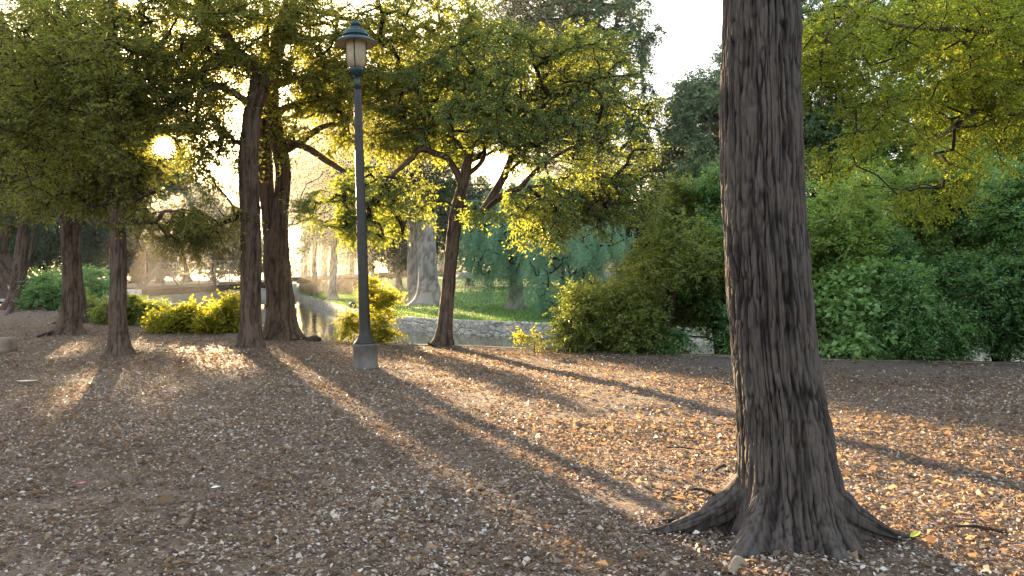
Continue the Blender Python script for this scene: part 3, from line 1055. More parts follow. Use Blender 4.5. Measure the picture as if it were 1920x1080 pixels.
# ================================================================== LAMP
def lamp():
    mp = simple_mat('bronze_paint', (.030, .025, .021), .5, .3, .0, .25, 9, .002)
    mg = simple_mat('green_paint', (.012, .038, .045), .38, .5, .1, .2, 9, .001)
    mi = simple_mat('dirty_white_enamel', (.55, .46, .38), .6, .4, 0, .3, 12)
    m, nt, nd, lk = new_mat('dusty_frosted_glass')
    bs = nd.new('ShaderNodeBsdfPrincipled')
    bs.inputs['Roughness'].default_value = .28
    n = tex(nd, lk, 2.4, 4, coord(nd, lk, (1, 1, 1.8)))
    sp = tex(nd, lk, 26, 2, coord(nd, lk))
    r = ramp(nd, [(.3, (.34, .25, .16)), (.62, (.60, .50, .36))])
    lk.new(n.outputs['Fac'], r.inputs[0])
    rs = ramp(nd, [(.66, (1, 1, 1)), (.72, (.12, .09, .07))])
    lk.new(sp.outputs['Fac'], rs.inputs[0])
    mx = nd.new('ShaderNodeMix')
    mx.data_type = 'RGBA'
    mx.blend_type = 'MULTIPLY'
    mx.inputs[0].default_value = 1
    lk.new(r.outputs[0], mx.inputs[6])
    lk.new(rs.outputs[0], mx.inputs[7])
    lk.new(mx.outputs[2], bs.inputs['Base Color'])
    tl = nd.new('ShaderNodeBsdfTranslucent')
    tl.inputs['Color'].default_value = (.62, .50, .34, 1)
    ms = nd.new('ShaderNodeMixShader')
    ms.inputs[0].default_value = .45
    lk.new(bs.outputs[0], ms.inputs[1])
    lk.new(tl.outputs[0], ms.inputs[2])
    oo = nd.new('ShaderNodeOutputMaterial')
    lk.new(ms.outputs[0], oo.inputs['Surface'])
    mgl = m
    b = G(686, 690)
    root = thing('street_lamp', 'tall octagonal park lamp post with green hooded glass lantern on the mulch', 'street lamp', b)
    root.rotation_euler = (0, math.radians(-1.75), math.radians(12))
    root.rotation_euler = (0, math.radians(-1.75), 0)
    a8 = math.pi / 8 + .22

    def part(name, prof, mat, n=8, sm=False, cap=True):
        x = MB()
        x.lathe(prof, n, a8 if n == 8 else 0, cap)
        return x.build(name, mat, root, sm)
    mped = simple_mat('skylit_grey_brown_paint', (.115, .098, .086), .6, .3, 0, .35, 5, .006)  # lighter than the post: sky light on the pedestal put into its colour
    part('pedestal', [(.214, -.03), (.214, .02), (.206, .03), (.204, .355), (.210, .365), (.210, .385), (.196, .395)], mped)
    part('post', [(.198, .396), (.165, .43), (.128, .485), (.104, .55), (.097, .62), (.096, .70), (.066, 4.46), (.060, 4.47)], mp)
    part('neck', [(.044, 4.472), (.042, 4.69)], mg, 16, True)
    part('cup', [(.045, 4.685), (.075, 4.70), (.10, 4.74), (.118, 4.79), (.118, 4.815), (.10, 4.818)], mg, 32, True)
    part('globe', [(.102, 4.82), (.128, 4.85), (.146, 4.90), (.154, 4.97), (.158, 5.10), (.163, 5.22), (.163, 5.245)], mgl, 40, True)
    for k in range(4):
        a = -math.pi / 2 + .02 + k * math.pi / 2
        x = MB()
        pts = [(.122, 4.82), (.150, 4.90), (.160, 4.98), (.165, 5.10), (.169, 5.24)]
        for (r0, z0), (r1, z1) in zip(pts[:-1], pts[1:]):
            x.bar((r0 * math.cos(a), r0 * math.sin(a), z0), (r1 * math.cos(a), r1 * math.sin(a), z1), .016, .012, (math.cos(a), math.sin(a), 0))
        x.build('strut', mg, root)
    sh = part('shade', [(.335, 5.215), (.338, 5.222), (.30, 5.258), (.215, 5.300), (.190, 5.305), (.190, 5.395), (.178, 5.41), (.09, 5.428)], mg, 48, True, False)
    x = MB()
    x.lathe([(.165, 5.250), (.21, 5.272), (.30, 5.240), (.330, 5.214)], 48, 0, False)
    x.build('shade_lining', mi, sh, True)
    part('cap', [(.09, 5.427), (.078, 5.45), (.072, 5.50), (.082, 5.505), (.085, 5.53), (.075, 5.56), (.03, 5.57)], mg, 24, True)
    x = MB()
    x.lathe([(.19, 5.33), (.205, 5.335), (.205, 5.35), (.19, 5.355)], 40, 0, False)
    x.build('band', mg, sh, True)


lamp()

# ================================================================== BRIDGES
def truss_bridge():
    ms = simple_mat('grey_steel', (.15, .125, .10), .55, .4, .2, .3, 4)
    md = simple_mat('dark_deck', (.10, .075, .055), .8, .3, 0, .4, 3)
    A, B = W(255, 543, 40.0), W(530, 527.0, 54.0)
    root = thing('truss_bridge', 'slender steel truss footbridge with crossed bars crossing the river at left', 'bridge', A)
    rt = (A + B) / 2
    ax = nrm(B - A)
    side = nrm(np.cross(ax, [0, 0, 1.0]))
    if side[1] < 0:
        side = -side
    L = np.linalg.norm(B - A)

    def at(s, o, h):
        return A + ax * s + side * o + np.array([0, 0, h]) - A
    x = MB()
    x.bar(at(-.4, .9, -.10), at(L + .4, .9, -.10), 2.1, .12)
    x.build('deck', md, root)
    for o in (-.17, 1.97):
        x = MB()
        x.bar(at(-.4, o, -.20), at(L + .4, o, -.20), .06, .34)
        x.build('girder', md, root)
        x = MB()
        x.bar(at(-.4, o - .02, .01), at(L + .4, o - .02, .01), .12, .05)
        x.build('deck_edge', ms, root)
    N = 9
    H = 1.45
    for o in (-.26, 2.06):
        x = MB()
        st = L / N
        x.bar(at(st, o, H), at(L - st, o, H), .06)
        x.bar(at(-.1, o, -.15), at(st, o, H), .085)
        x.bar(at(L + .1, o, -.15), at(L - st, o, H), .085)
        for k in range(1, N):
            x.bar(at(k * st, o, -.2), at(k * st, o, H - .035), .04)
            if k < N - 1:
                up = k % 2 == 1
                x.bar(at(k * st, o + .05, H - .05 if up else 0), at((k + 1) * st, o + .05, 0 if up else H - .05), .055)
        x.build('truss', ms, root)
        x = MB()
        x.bar(at(.5, o + (.1 if o < 0 else -.1), .70), at(L - .5, o + (.1 if o < 0 else -.1), .70), .045)
        x.build('handrail', ms, root)
    mc = simple_mat('pale_concrete', (.50, .48, .45), .85, .2, 0, .2, 2, .02)
    x = MB()
    x.bar(A + side * .9 - ax * 2.2 + np.array([0, 0, -.62]), A + side * .9 - ax * .42 + np.array([0, 0, -.62]), 3.2, 1.3)
    tag(x.build('bridge_abutment', mc), 'pale concrete block under the left end of the truss footbridge', 'abutment')
    x = MB()
    x.bar(B + side * .9 + ax * .42 + np.array([0, 0, -.95]), B + side * .9 + ax * 1.6 + np.array([0, 0, -.95]), 2.2, 1.5)
    tag(x.build('bridge_abutment', mc), 'concrete block under the far right end of the truss footbridge, behind the forked trunk', 'abutment')


truss_bridge()


def trestle():
    md = simple_mat('old_timber', (.075, .052, .04), .85, .2, 0, .4, 5, .01)
    pts = [W(553, 525, 78), W(590, 523.5, 75), W(640, 521, 72), W(690, 518.5, 72), W(735, 515.6, 76)]
    root = thing('trestle_bridge', 'long low dark timber trestle crossing the lawn between grey tree trunks', 'bridge', (0, 0, 0))
    x = MB()
    for a, b in zip(pts[:-1], pts[1:]):
        x.bar(a, b + (b - a) * .01, 1.8, .30)
    x.build('deck', md, root)
    x = MB()
    for a, b in zip(pts[:-1], pts[1:]):
        x.bar(a + np.array([0, -.8, .22]), b + np.array([0, -.8, .22]), .18, .14)
    x.build('rail', md, root)
    mpier = simple_mat('brown_stone', (.16, .115, .09), .9, .2, 0, .4, 4, .03)
    for (px, py, d, w, mat) in ((573, 524, 76.3, .9, mpier), (595, 523, 74.8, .7, M['stone']), (644, 521, 72, 1.5, mpier), (676, 519, 72, 1.0, mpier)):
        c = W(px, py, d)
        zb = float(lawn_z(np.array([c[0]]), np.array([c[1]]))[0]) - .3
        x = MB()
        x.bar((c[0], c[1], zb), (c[0], c[1], c[2] - .38), w, 1.2)
        x.bar((c[0], c[1], c[2] - .377), (c[0], c[1], c[2] - .153), w * 1.5, 1.5)
        x.build('pier', mat, root)


trestle()

# pale low wall along the road on top of the far lawn, brick pavilion far behind
mc = simple_mat('pale_road_wall', (.52, .48, .44), .85, .2, 0, .25, 1.5, .02)
x = MB()
rp = [W(845, 516, 66), W(905, 516, 62), W(985, 516, 58), W(1100, 517, 54), W(1340, 518, 50), W(1700, 520, 46)]
for a, b in zip(rp[:-1], rp[1:]):
    x.bar(a, b + (b - a) * .005, .4, .55)
tag(x.build('low_wall', mc), 'long pale low wall along the top of the far lawn behind the willows', 'wall')
ma = simple_mat('pale_road', (.30, .28, .26), .9, .2, 0, .15, 1.0)
V = []
for p in rp:
    V += [p + np.array([0, 1.2, .02]), p + np.array([0, 8.5, .20])]
kind(mesh_np('road', np.array(V), np.array([[2 * k, 2 * k + 2, 2 * k + 3, 2 * k + 1] for k in range(len(rp) - 1)]), ma))


def pavilion():
    a, b = W(725, 517, 128), W(830, 517, 128)
    root = thing('park_building', 'low reddish brick park building with pale columns far beyond the lawn', 'building', a)
    mb = simple_mat('red_brick', (.21, .12, .09), .9, .2, 0, .3, 2)
    mp = simple_mat('pale_column', (.50, .48, .46), .8, .2)
    mr = simple_mat('brown_roof', (.09, .075, .065), .9, .2)
    w = b[0] - a[0]
    x = MB()
    x.bar((0, 4, 1.6), (w, 4, 1.6), 6, 3.6)
    x.build('wall', mb, root)
    for k in range(6):
        x = MB()
        x.bar((w * (k + .5) / 6, 0, -.2), (w * (k + .5) / 6, 0, 3.2), .32)
        x.build('column', mp, root)
    x = MB()
    x.bar((-.6, 3.2, 3.46), (w + .6, 3.2, 3.46), 8.6, .12)
    x.bar((-.2, 3.8, 3.72), (w + .2, 3.8, 3.72), 5.0, .40)
    x.build('roof', mr, root)


pavilion()


# ================================================================== PEOPLE, far away on the lawn
def person(name, label, loc, pose, cols, s=1.0, face=0.0):
    """One continuous skinned body; clothing shells as children."""
    root = thing(name, label, 'person', loc)
    root.rotation_euler = (0, 0, face)
    J = pose

    def skin(nm, edges, radii, mat, levels=1):
        names = []
        for a, b in edges:
            for q in (a, b):
                if q not in names:
                    names.append(q)
        me = bpy.data.meshes.new(nm)
        me.from_pydata([tuple(v * s for v in J[q]) for q in names], [(names.index(a), names.index(b)) for a, b in edges], [])
        o = bpy.data.objects.new(nm, me)
        C.objects.link(o)
        o.parent = root
        o.modifiers.new('skin', 'SKIN')
        sv = me.skin_vertices[0].data
        for k, q in enumerate(names):
            r = radii.get(q, .05) * s
            sv[k].radius = (r, r)
            sv[k].use_root = (k == 0)
        su = o.modifiers.new('sub', 'SUBSURF')
        su.levels = su.render_levels = levels
        me.materials.append(mat)
        return o
    sk, top, leg, shoe, hair = [simple_mat(f'{nm}_{k}', c, .8, .2, 0, .1) for nm, c, k in zip(('skin', 'top', 'leggings', 'shoe', 'hair'), cols, [label[:6]] * 5)]
    R = dict(pel=.13, chest=.14, neck=.06, head=.095, crown=.08, shl=.06, shr=.06, ell=.045, elr=.045, hal=.035, har=.035, hil=.095, hir=.095, knl=.07, knr=.07, anl=.045, anr=.045, tol=.035, tor=.035)
    body = [('pel', 'chest'), ('chest', 'neck'), ('neck', 'head'), ('head', 'crown'), ('chest', 'shl'), ('shl', 'ell'), ('ell', 'hal'), ('chest', 'shr'), ('shr', 'elr'), ('elr', 'har'),
            ('pel', 'hil'), ('hil', 'knl'), ('knl', 'anl'), ('anl', 'tol'), ('pel', 'hir'), ('hir', 'knr'), ('knr', 'anr'), ('anr', 'tor')]
    skin('body', body, R, sk)
    R2 = {k: v + .018 for k, v in R.items()}
    skin('shirt', [('pel', 'chest'), ('chest', 'shl'), ('shl', 'ell'), ('chest', 'shr'), ('shr', 'elr')], R2, top)
    skin('leggings', [('pel', 'hil'), ('hil', 'knl'), ('knl', 'anl'), ('pel', 'hir'), ('hir', 'knr'), ('knr', 'anr')], {k: v + .012 for k, v in R.items()}, leg)
    for a, b in (('anl', 'tol'), ('anr', 'tor')):
        skin('shoe', [(a, b)], {k: v + .02 for k, v in R.items()}, shoe)
    J['hb'] = tuple(np.array(J['head']) + np.array([0, .04, .05]))
    J['hc'] = tuple(np.array(J['crown']) + np.array([0, .03, .03]))
    skin('hair', [('hb', 'hc')], {'hb': .095, 'hc': .085}, hair)
    return root


WALK = dict(pel=(0, 0, .95), chest=(.03, 0, 1.30), neck=(.04, 0, 1.47), head=(.06, 0, 1.58), crown=(.06, 0, 1.68), shl=(.03, -.19, 1.40), shr=(.03, .19, 1.40),
            ell=(-.10, -.22, 1.13), elr=(.14, .22, 1.13), hal=(.02, -.22, .92), har=(.34, .20, 1.02), hil=(0, -.10, .92), hir=(0, .10, .92), knl=(.22, -.10, .52), knr=(-.10, .10, .50),
            anl=(.30, -.10, .09), anr=(-.42, .10, .14), tol=(.48, -.10, .05), tor=(-.30, .10, .05))
WALK2 = dict(WALK)
for a, b in (('hil', 'hir'), ('knl', 'knr'), ('anl', 'anr'), ('tol', 'tor'), ('ell', 'elr'), ('hal', 'har')):
    pa, pb = WALK[a], WALK[b]
    WALK2[a] = (pb[0], pa[1], pb[2])
    WALK2[b] = (pa[0], pb[1], pa[2])
for nm, lab, px, ps, cols, fc in (
        ('person', 'person walking in pink top and black leggings beside the far timber trestle', 731, WALK, ((.45, .28, .2), (.55, .22, .22), (.012, .012, .015), (.75, .75, .75), (.03, .02, .015)), math.pi),
        ('person', 'person walking bare legged in orange brown top behind the pink topped walker', 718, WALK2, ((.28, .17, .12), (.35, .14, .07), (.10, .09, .06), (.08, .07, .06), (.03, .02, .015)), 0)):
    p = W(px, 516.0, 118)
    p[2] = float(lawn_z(p[0:1], p[1:2])[0])
    person(nm, lab, p, dict(ps), cols, 1.0, fc)
SIT = dict(pel=(0, 0, .14), chest=(-.02, 0, .48), neck=(.02, 0, .64), head=(.06, 0, .75), crown=(.06, 0, .85), shl=(0, -.19, .56), shr=(0, .19, .56), ell=(.14, -.24, .34), elr=(.14, .24, .34),
           hal=(.34, -.14, .40), har=(.34, .14, .40), hil=(.04, -.12, .14), hir=(.04, .12, .14), knl=(.42, -.15, .46), knr=(.42, .15, .46), anl=(.62, -.14, .10), anr=(.62, .14, .10), tol=(.80, -.16, .05), tor=(.80, .16, .05))
p = W(707, 556, 39)
p[2] = float(lawn_z(p[0:1], p[1:2])[0])
person('person', 'person in dark clothes sitting on the lawn behind the yellow bush', p, SIT, ((.3, .2, .15), (.02, .02, .025), (.03, .03, .035), (.05, .05, .05), (.02, .015, .012)), 1.0, 2.6)
x = MB()
bp = W(661, 547, 40)
bp[2] = float(lawn_z(bp[0:1], bp[1:2])[0])
x.lathe([(.19 * math.sin(a), .19 - .19 * math.cos(a)) for a in np.linspace(.05, math.pi - .05, 14)], 20)
o = x.build('round_object', simple_mat('navy_blue', (.015, .018, .10), .5, .4), None, True)  # unidentified dark blue round object, modelled as a sphere
o.location = tuple(bp)
tag(o, 'dark blue round object on the far lawn beside the yellow bush and lamp post', 'round_object')

# ================================================================== TREES NEAR THE BANK
# pair at the middle left
b1 = G(470, 652)
make_tree('elm_tree', 'dark single stemmed tree just left of the forked one, branching high towards the top left', b1,
          [stem((470, 656, 15.8, 44), (470, 640, 15.8, 39), (470, 560, 15.8, 37), (469, 420, 15.8, 36), (467, 300, 15.7, 35), (474, 210, 15.6, 32), (487, 150, 15.5, 34), (465, 118, 15.5, 27), (440, 95, 15.5, 24), (405, 40, 15.4, 21), (368, -10, 15.3, 18), (330, -120, 15.2, 12), (300, -260, 15, 7)),
           stem((474, 205, 15.6, 16), (440, 175, 15.2, 12), (400, 165, 14.8, 9), (360, 190, 14.4, 5)),
           stem((440, 95, 15.5, 13), (400, 108, 15.6, 11), (375, 140, 15.7, 8), (362, 170, 15.7, 4)),
           stem((405, 40, 15.4, 11), (330, 0, 15.0, 9), (250, -15, 14.6, 6), (190, 20, 14.2, 4))],
          [E(390, 60, 15.3, 170, 130, 2.2), E(330, 200, 15.0, 110, 80, 1.6), E(360, 425, 15.3, 85, 40, 1.0), E(430, 330, 15.6, 60, 70, .9), E(395, 280, 15.2, 70, 60, 1.0)], 'elm_leaf', 360, 8, 15, (.08, .034), (.3, .65), .3, seed=2, thr=.42, tint0=.45)
b2 = G(528, 636)
make_tree('elm_tree', 'dark tree forked low into two upright stems, right of the single stemmed one', b2,
          [stem((530, 638, 17.8, 60), (529, 624, 17.8, 52), (527, 560, 17.8, 48), (523, 480, 17.8, 47), (528, 420, 17.8, 30), (528, 330, 17.8, 28), (519, 250, 17.7, 27), (507, 190, 17.6, 30), (508, 130, 17.5, 28), (524, 70, 17.4, 27), (545, 0, 17.3, 25), (570, -140, 17.2, 17), (590, -300, 17, 8)),
           stem((517, 500, 17.85, 36), (507, 430, 17.9, 30), (498, 350, 17.9, 26), (496, 270, 17.8, 23), (499, 190, 17.7, 22), (495, 110, 17.6, 15), (498, 60, 17.6, 13), (497, -20, 17.5, 12), (480, -180, 17.3, 7)),
           stem((527, 285, 17.8, 14), (560, 268, 17.4, 12), (600, 240, 17.0, 10), (650, 225, 16.6, 6)),
           stem((520, 262, 17.7, 14), (570, 275, 17.0, 12), (610, 300, 16.6, 11), (650, 325, 16.3, 8), (690, 350, 16, 4)),
           stem((508, 160, 17.5, 16), (560, 148, 17.2, 13), (620, 150, 17.0, 11), (690, 160, 16.8, 9), (760, 200, 16.6, 7), (820, 225, 16.4, 4)),
           stem((524, 80, 17.4, 12), (580, 75, 17.2, 10), (640, 66, 17.0, 7), (720, 80, 16.8, 4)),
           stem((540, 10, 17.3, 12), (600, 22, 17.0, 10), (660, 40, 16.8, 8), (740, 90, 16.5, 4)),
           stem((505, 215, 17.5, 13), (560, 190, 18, 10), (590, 160, 18.5, 6))],
          [E(660, 70, 16.9, 260, 110, 2.6), E(740, 200, 16.4, 150, 90, 1.6), E(600, 190, 17.2, 110, 110, 1.6), E(560, 330, 16.8, 60, 55, .9), E(820, 40, 16.5, 110, 50, 1.4)], 'elm_leaf', 640, 8, 15, (.08, .036), (.3, .65), .3, seed=3, thr=.38, tint0=.55)
b3 = G(222, 664)
make_tree('elm_tree', 'slim straight dark trunk standing forward at left with its shadow running towards the viewer', b3,
          [stem((224, 668, 14.4, 38), (223, 650, 14.4, 32), (221, 560, 14.4, 29), (219, 440, 14.4, 28), (215, 330, 14.4, 27), (212, 200, 14.4, 23), (211, 60, 14.3, 17), (211, -60, 14.3, 15), (215, -250, 14.2, 8)),
           stem((222, 395, 14.4, 14), (255, 372, 14.2, 10), (290, 360, 14.0, 6)),
           stem((222, 420, 14.4, 12), (260, 416, 14.3, 10), (290, 415, 14.2, 9), (312, 395, 14.1, 6), (345, 400, 14.0, 4)),
           stem((213, 230, 14.4, 12), (150, 150, 14.8, 10), (90, 120, 15, 8), (40, 90, 15.2, 5)),
           stem((212, 180, 14.4, 11), (270, 110, 14.0, 8), (320, 60, 13.8, 5))],
          [E(215, 90, 14.4, 190, 130, 2.2), E(140, 250, 14.2, 150, 100, 2.0), E(270, 290, 14.3, 70, 60, 1.2), E(70, 180, 15, 110, 130, 1.8), E(330, 420, 14.4, 90, 45, .9), E(160, 350, 14.3, 120, 45, 1.3)], 'elm_leaf', 460, 8, 15, (.08, .038), (.3, .6), .3, seed=4, thr=.42, tint0=.35)
b4 = G(128, 626)
make_tree('elm_tree', 'sturdy dark trunk forking at head height with spreading surface roots, second from the left', b4,
          [stem((130, 630, 19.7, 48), (131, 612, 19.7, 36), (132, 560, 19.7, 31), (134, 470, 19.7, 29), (134, 420, 19.7, 31), (128, 380, 19.7, 19), (126, 320, 19.7, 17), (118, 220, 19.6, 14), (110, 60, 19.5, 10), (105, -100, 19.4, 6)),
           stem((138, 440, 19.7, 20), (150, 395, 19.65, 20), (166, 350, 19.6, 18), (185, 290, 19.5, 15), (205, 180, 19.4, 11), (220, 20, 19.2, 7)),
           stem((130, 360, 19.7, 9), (90, 330, 19.4, 7), (50, 330, 19.2, 4)),
           stem((180, 402, 19.6, 6), (150, 402, 19.65, 7), (100, 405, 19.4, 5), (60, 400, 19.2, 3))],
          [E(120, 200, 19.6, 160, 130, 2.4), E(200, 120, 19.4, 140, 130, 2.4), E(60, 330, 19.3, 110, 60, 1.6), E(230, 320, 19.3, 80, 60, 1.3), E(60, 40, 19.6, 150, 110, 2.2)], 'elm_leaf', 400, 8, 14, (.095, .042), (.35, .7), .3, seed=5, thr=.42, tint0=.35,
          root_paths=[[tuple(G(118, 624)) [:2] + (.06, .10), tuple(G(95, 627))[:2] + (.03, .07), tuple(G(70, 630))[:2] + (-.02, .03)], [tuple(G(140, 622))[:2] + (.06, .08), tuple(G(160, 622))[:2] + (.0, .05), tuple(G(175, 620))[:2] + (-.03, .02)]])
b5 = G(150, 604)
make_tree('elm_tree', 'dark trunk mostly hidden behind the forking tree at left, near the kerb', b5,
          [stem((147, 607, 24.2, 50), (147, 595, 24.2, 30), (146, 540, 24.2, 20), (142, 440, 24.2, 19), (140, 330, 24.2, 15), (150, 200, 24, 10), (160, 60, 23.8, 5))],
          [E(150, 220, 24, 130, 140, 3)], 'elm_leaf', 170, 8, 22, (.085, .035), (.4, .8), .3, seed=6, thr=.42, tint0=.4,
          root_paths=[[tuple(G(135, 603))[:2] + (.06, .10), tuple(G(112, 606))[:2] + (.03, .06), tuple(G(95, 607))[:2] + (-.02, .03)], [tuple(G(160, 603))[:2] + (.06, .08), tuple(G(190, 606))[:2] + (-.01, .04)]])
b6 = G(28, 583)
make_tree('leaning_tree', 'grey brown trunk with knuckled roots and a twisted second trunk at the far left kerb', b6,
          [stem((26, 586, 33, 44), (27, 575, 33, 26), (33, 530, 33, 21), (39, 470, 33, 20), (49, 405, 33, 18), (57, 360, 33, 16), (66, 250, 33, 11), (75, 120, 33, 6)),
           stem((58, 582, 34, 48), (52, 565, 34, 34), (38, 535, 34, 31), (14, 505, 34, 28), (2, 480, 34, 25), (6, 445, 34, 22), (30, 405, 34, 19), (50, 370, 34, 16), (50, 290, 34, 12), (40, 180, 34, 8), (30, 60, 34, 5)),
           stem((40, 530, 33.2, 10), (50, 495, 33.2, 9), (60, 455, 33.2, 8), (75, 400, 33, 5))],
          [E(50, 230, 33, 130, 160, 4), E(20, 380, 33, 90, 40, 3)], 'far_leaf', 240, 8, 20, (.12, .045), (.5, 1.0), .3, seed=7, thr=.42, tint0=.45, nscale=.5,
          root_paths=[[tuple(G(70, 580))[:2] + (.1, .16), tuple(G(82, 583))[:2] + (.02, .10), tuple(G(88, 585))[:2] + (-.05, .05)], [tuple(G(20, 584))[:2] + (.1, .12), tuple(G(12, 590))[:2] + (0, .08), tuple(G(8, 596))[:2] + (-.05, .04)]])
make_tree('elm_tree', 'dark leafy tree cut off by the left edge of the photo', (-16.2, 22.5, 0),
          [[(-16.4, 22.5, -.05, .32), (-16.0, 22.4, 1.2, .22), (-15.2, 22.2, 3.0, .18), (-14.75, 22.1, 5.0, .15), (-14.6, 22, 7.0, .10), (-14.6, 22, 9.0, .05)]],
          [E(20, 160, 21.8, 130, 170, 2.6), E(-60, 330, 22, 120, 90, 2)], 'elm_leaf', 260, 8, 22, (.08, .032), (.35, .75), .3, seed=8, thr=.42, tint0=.35)
make_tree('grey_tree', 'grey buttressed trunk peeking in at the far left edge behind the leaning pair', (*G(0, 566)[:2], 0.1),
          [stem((0, 568, 40, 40), (0, 558, 40, 26), (-4, 500, 40, 20), (-20, 380, 40, 14), (-30, 200, 40, 8))], [E(-40, 300, 40, 90, 130, 3)], 'far_leaf', 60, 7, 18, (.14, .05), (.5, 1.0), .3, seed=9, tint0=.4, nscale=.4, twigs=False)

# leaning oak on the bank
b8 = G(830, 646)
make_tree('oak_tree', 'leaning brown trunk at the water edge right of the lamp, spreading golden lit boughs', b8,
          [stem((829, 652, 16.3, 34), (831, 640, 16.3, 27), (838, 560, 16.3, 25), (848, 470, 16.3, 24), (857, 400, 16.3, 24), (866, 360, 16.2, 20), (874, 320, 16.2, 18), (880, 290, 16.2, 15), (888, 230, 16.2, 12), (900, 150, 16.2, 8), (910, 80, 16.2, 5)),
           stem((858, 395, 16.3, 18), (880, 402, 16.2, 17), (903, 398, 16.1, 16), (925, 365, 16.0, 15), (945, 330, 15.9, 14), (958, 295, 15.9, 11), (975, 240, 15.8, 8), (1000, 170, 15.8, 5)),
           stem((903, 396, 16.1, 13), (940, 368, 15.7, 12), (975, 352, 15.4, 11), (990, 335, 15.2, 9), (1030, 300, 15.0, 7), (1090, 270, 14.8, 5), (1160, 260, 14.6, 3)),
           stem((866, 345, 16.2, 13), (842, 300, 16.0, 12), (815, 287, 15.8, 12), (788, 280, 15.7, 11), (768, 300, 15.6, 10), (745, 320, 15.5, 8), (725, 345, 15.4, 5)),
           stem((990, 350, 15.3, 6), (1040, 350, 15.2, 5), (1090, 375, 15.1, 4), (1130, 405, 15, 3)),
           stem((875, 330, 16.2, 9), (905, 300, 16.4, 8), (915, 260, 16.6, 6), (960, 190, 16.8, 4)),
           stem((700, 175, 17.2, 6), (760, 230, 16.9, 6), (800, 240, 16.7, 7), (850, 262, 16.4, 9), (880, 290, 16.2, 9))],
          [E(700, 380, 15.9, 125, 70, 1.5), E(950, 200, 16.2, 230, 130, 2.4), E(1080, 290, 15.5, 150, 120, 1.8), E(840, 210, 16.4, 130, 90, 1.6), E(1010, 400, 15.6, 130, 55, 1.3), E(620, 400, 16, 60, 50, 1.0), E(1120, 160, 15.8, 120, 100, 1.8), E(1150, 380, 15.4, 90, 60, 1.0)],
          'oak_leaf', 1350, 8, 16, (.066, .031), (.22, .5), .2, seed=10, thr=.40, nscale=1.1, tint0=.5, tgrad=-.7, zmin=1.8,  # sun on low boughs and shade above put into tint by height
          hole=[(W(925, 305, 16), np.array([.42, 2.5, .34])), (W(1040, 318, 16), np.array([.3, 2.5, .2])), (W(985, 345, 16), np.array([.25, 2.5, .2]))])

# boughs hanging in at the upper right
make_tree('overhanging_tree', 'yellow green boughs with dark twigs reaching in from beyond the upper right', (9.4, 10.4, 0),
          [[(9.4, 10.4, -.1, .42), (9.35, 10.4, 1.0, .30), (9.2, 10.3, 3.0, .26), (9.0, 10.2, 5.0, .22), (8.9, 10.1, 7.0, .15), (8.9, 10, 9, .06)],
           [(9.1, 10.25, 4.0, .11)] + stem((2080, 60, 10, 18), (1960, 130, 9.8, 15), (1920, 148, 9.7, 14), (1870, 195, 9.6, 12), (1820, 212, 9.5, 10), (1790, 238, 9.45, 8), (1750, 262, 9.4, 5), (1700, 275, 9.3, 3)),
           [(9.0, 10.2, 5.4, .12)] + stem((2000, -130, 9.8, 15), (1850, -90, 9.6, 12), (1700, -30, 9.4, 10), (1610, 15, 9.2, 8), (1555, 60, 9.1, 7), (1540, 110, 9.1, 5), (1541, 200, 9.1, 3)),
           [(9.0, 10.2, 5.0, .10)] + stem((2000, 20, 9.9, 12), (1880, 55, 9.7, 9), (1780, 55, 9.6, 7), (1690, 48, 9.5, 6), (1630, 32, 9.5, 3)),
           stem((1590, 30, 9.2, 4), (1595, 90, 9.2, 4), (1615, 140, 9.2, 3), (1650, 190, 9.2, 2))],
          [E(1740, 90, 9.6, 240, 120, 1.3), E(1620, 260, 9.4, 120, 90, .9), E(1740, 330, 9.5, 90, 60, .7), E(1850, 210, 9.7, 100, 100, 1.0), E(1560, 120, 9.3, 80, 130, .8), E(1900, 30, 10, 150, 120, 1.4)],
          'over_leaf', 620, 8, 19, (.042, .017), (.18, .38), .35, seed=11, thr=.42, nscale=1.4, tint0=.5, zmin=3.0, power=.42, tip=.0045, tgrad=-.3)

# ================================================================== TREES OF THE FAR BANK
def far_tree(label, px, py, d, w, top, ells, mat, n, seed, name='cypress_tree', leaf=None, lean=0, bark='bark_grey', weep=0.0, sprays=7, per=18, spray=None, **k):
    b = W(px, py, d)
    z = float(lawn_z(b[0:1], b[1:2])[0]) if px > 480 else b[2]
    py0 = HY + (EYE - z) * F / d
    leaf = leaf or (.0042 * d, .0019 * d)
    spray = spray or (.011 * d, .024 * d)
    hh = py0 - top
    n = int(n * 1.8)
    st = stem((px, py0 + 3, d, w * 1.5), (px, py0 - hh * .04, d, w * 1.12), (px + lean * .3, py0 - hh * .2, d, w), (px + lean * .6, py0 - hh * .5, d, w * .75), (px + lean * .8, top + hh * .36, d, w * .4), (px + lean, top + hh * .22, d, w * .1))
    return make_tree(name, label, (b[0], b[1], z), [st], ells, mat, n, sprays, per, leaf, spray, .3, bark, seed=seed, twigs=False, nth=24, step=.15, cell=(.16, .7), depth=.03, nscale=26.0 / d, tip=.0006 * d, weep=weep, zmin=k.pop('zmin', 2.0), group='trees of the far bank', fine=False, **k)


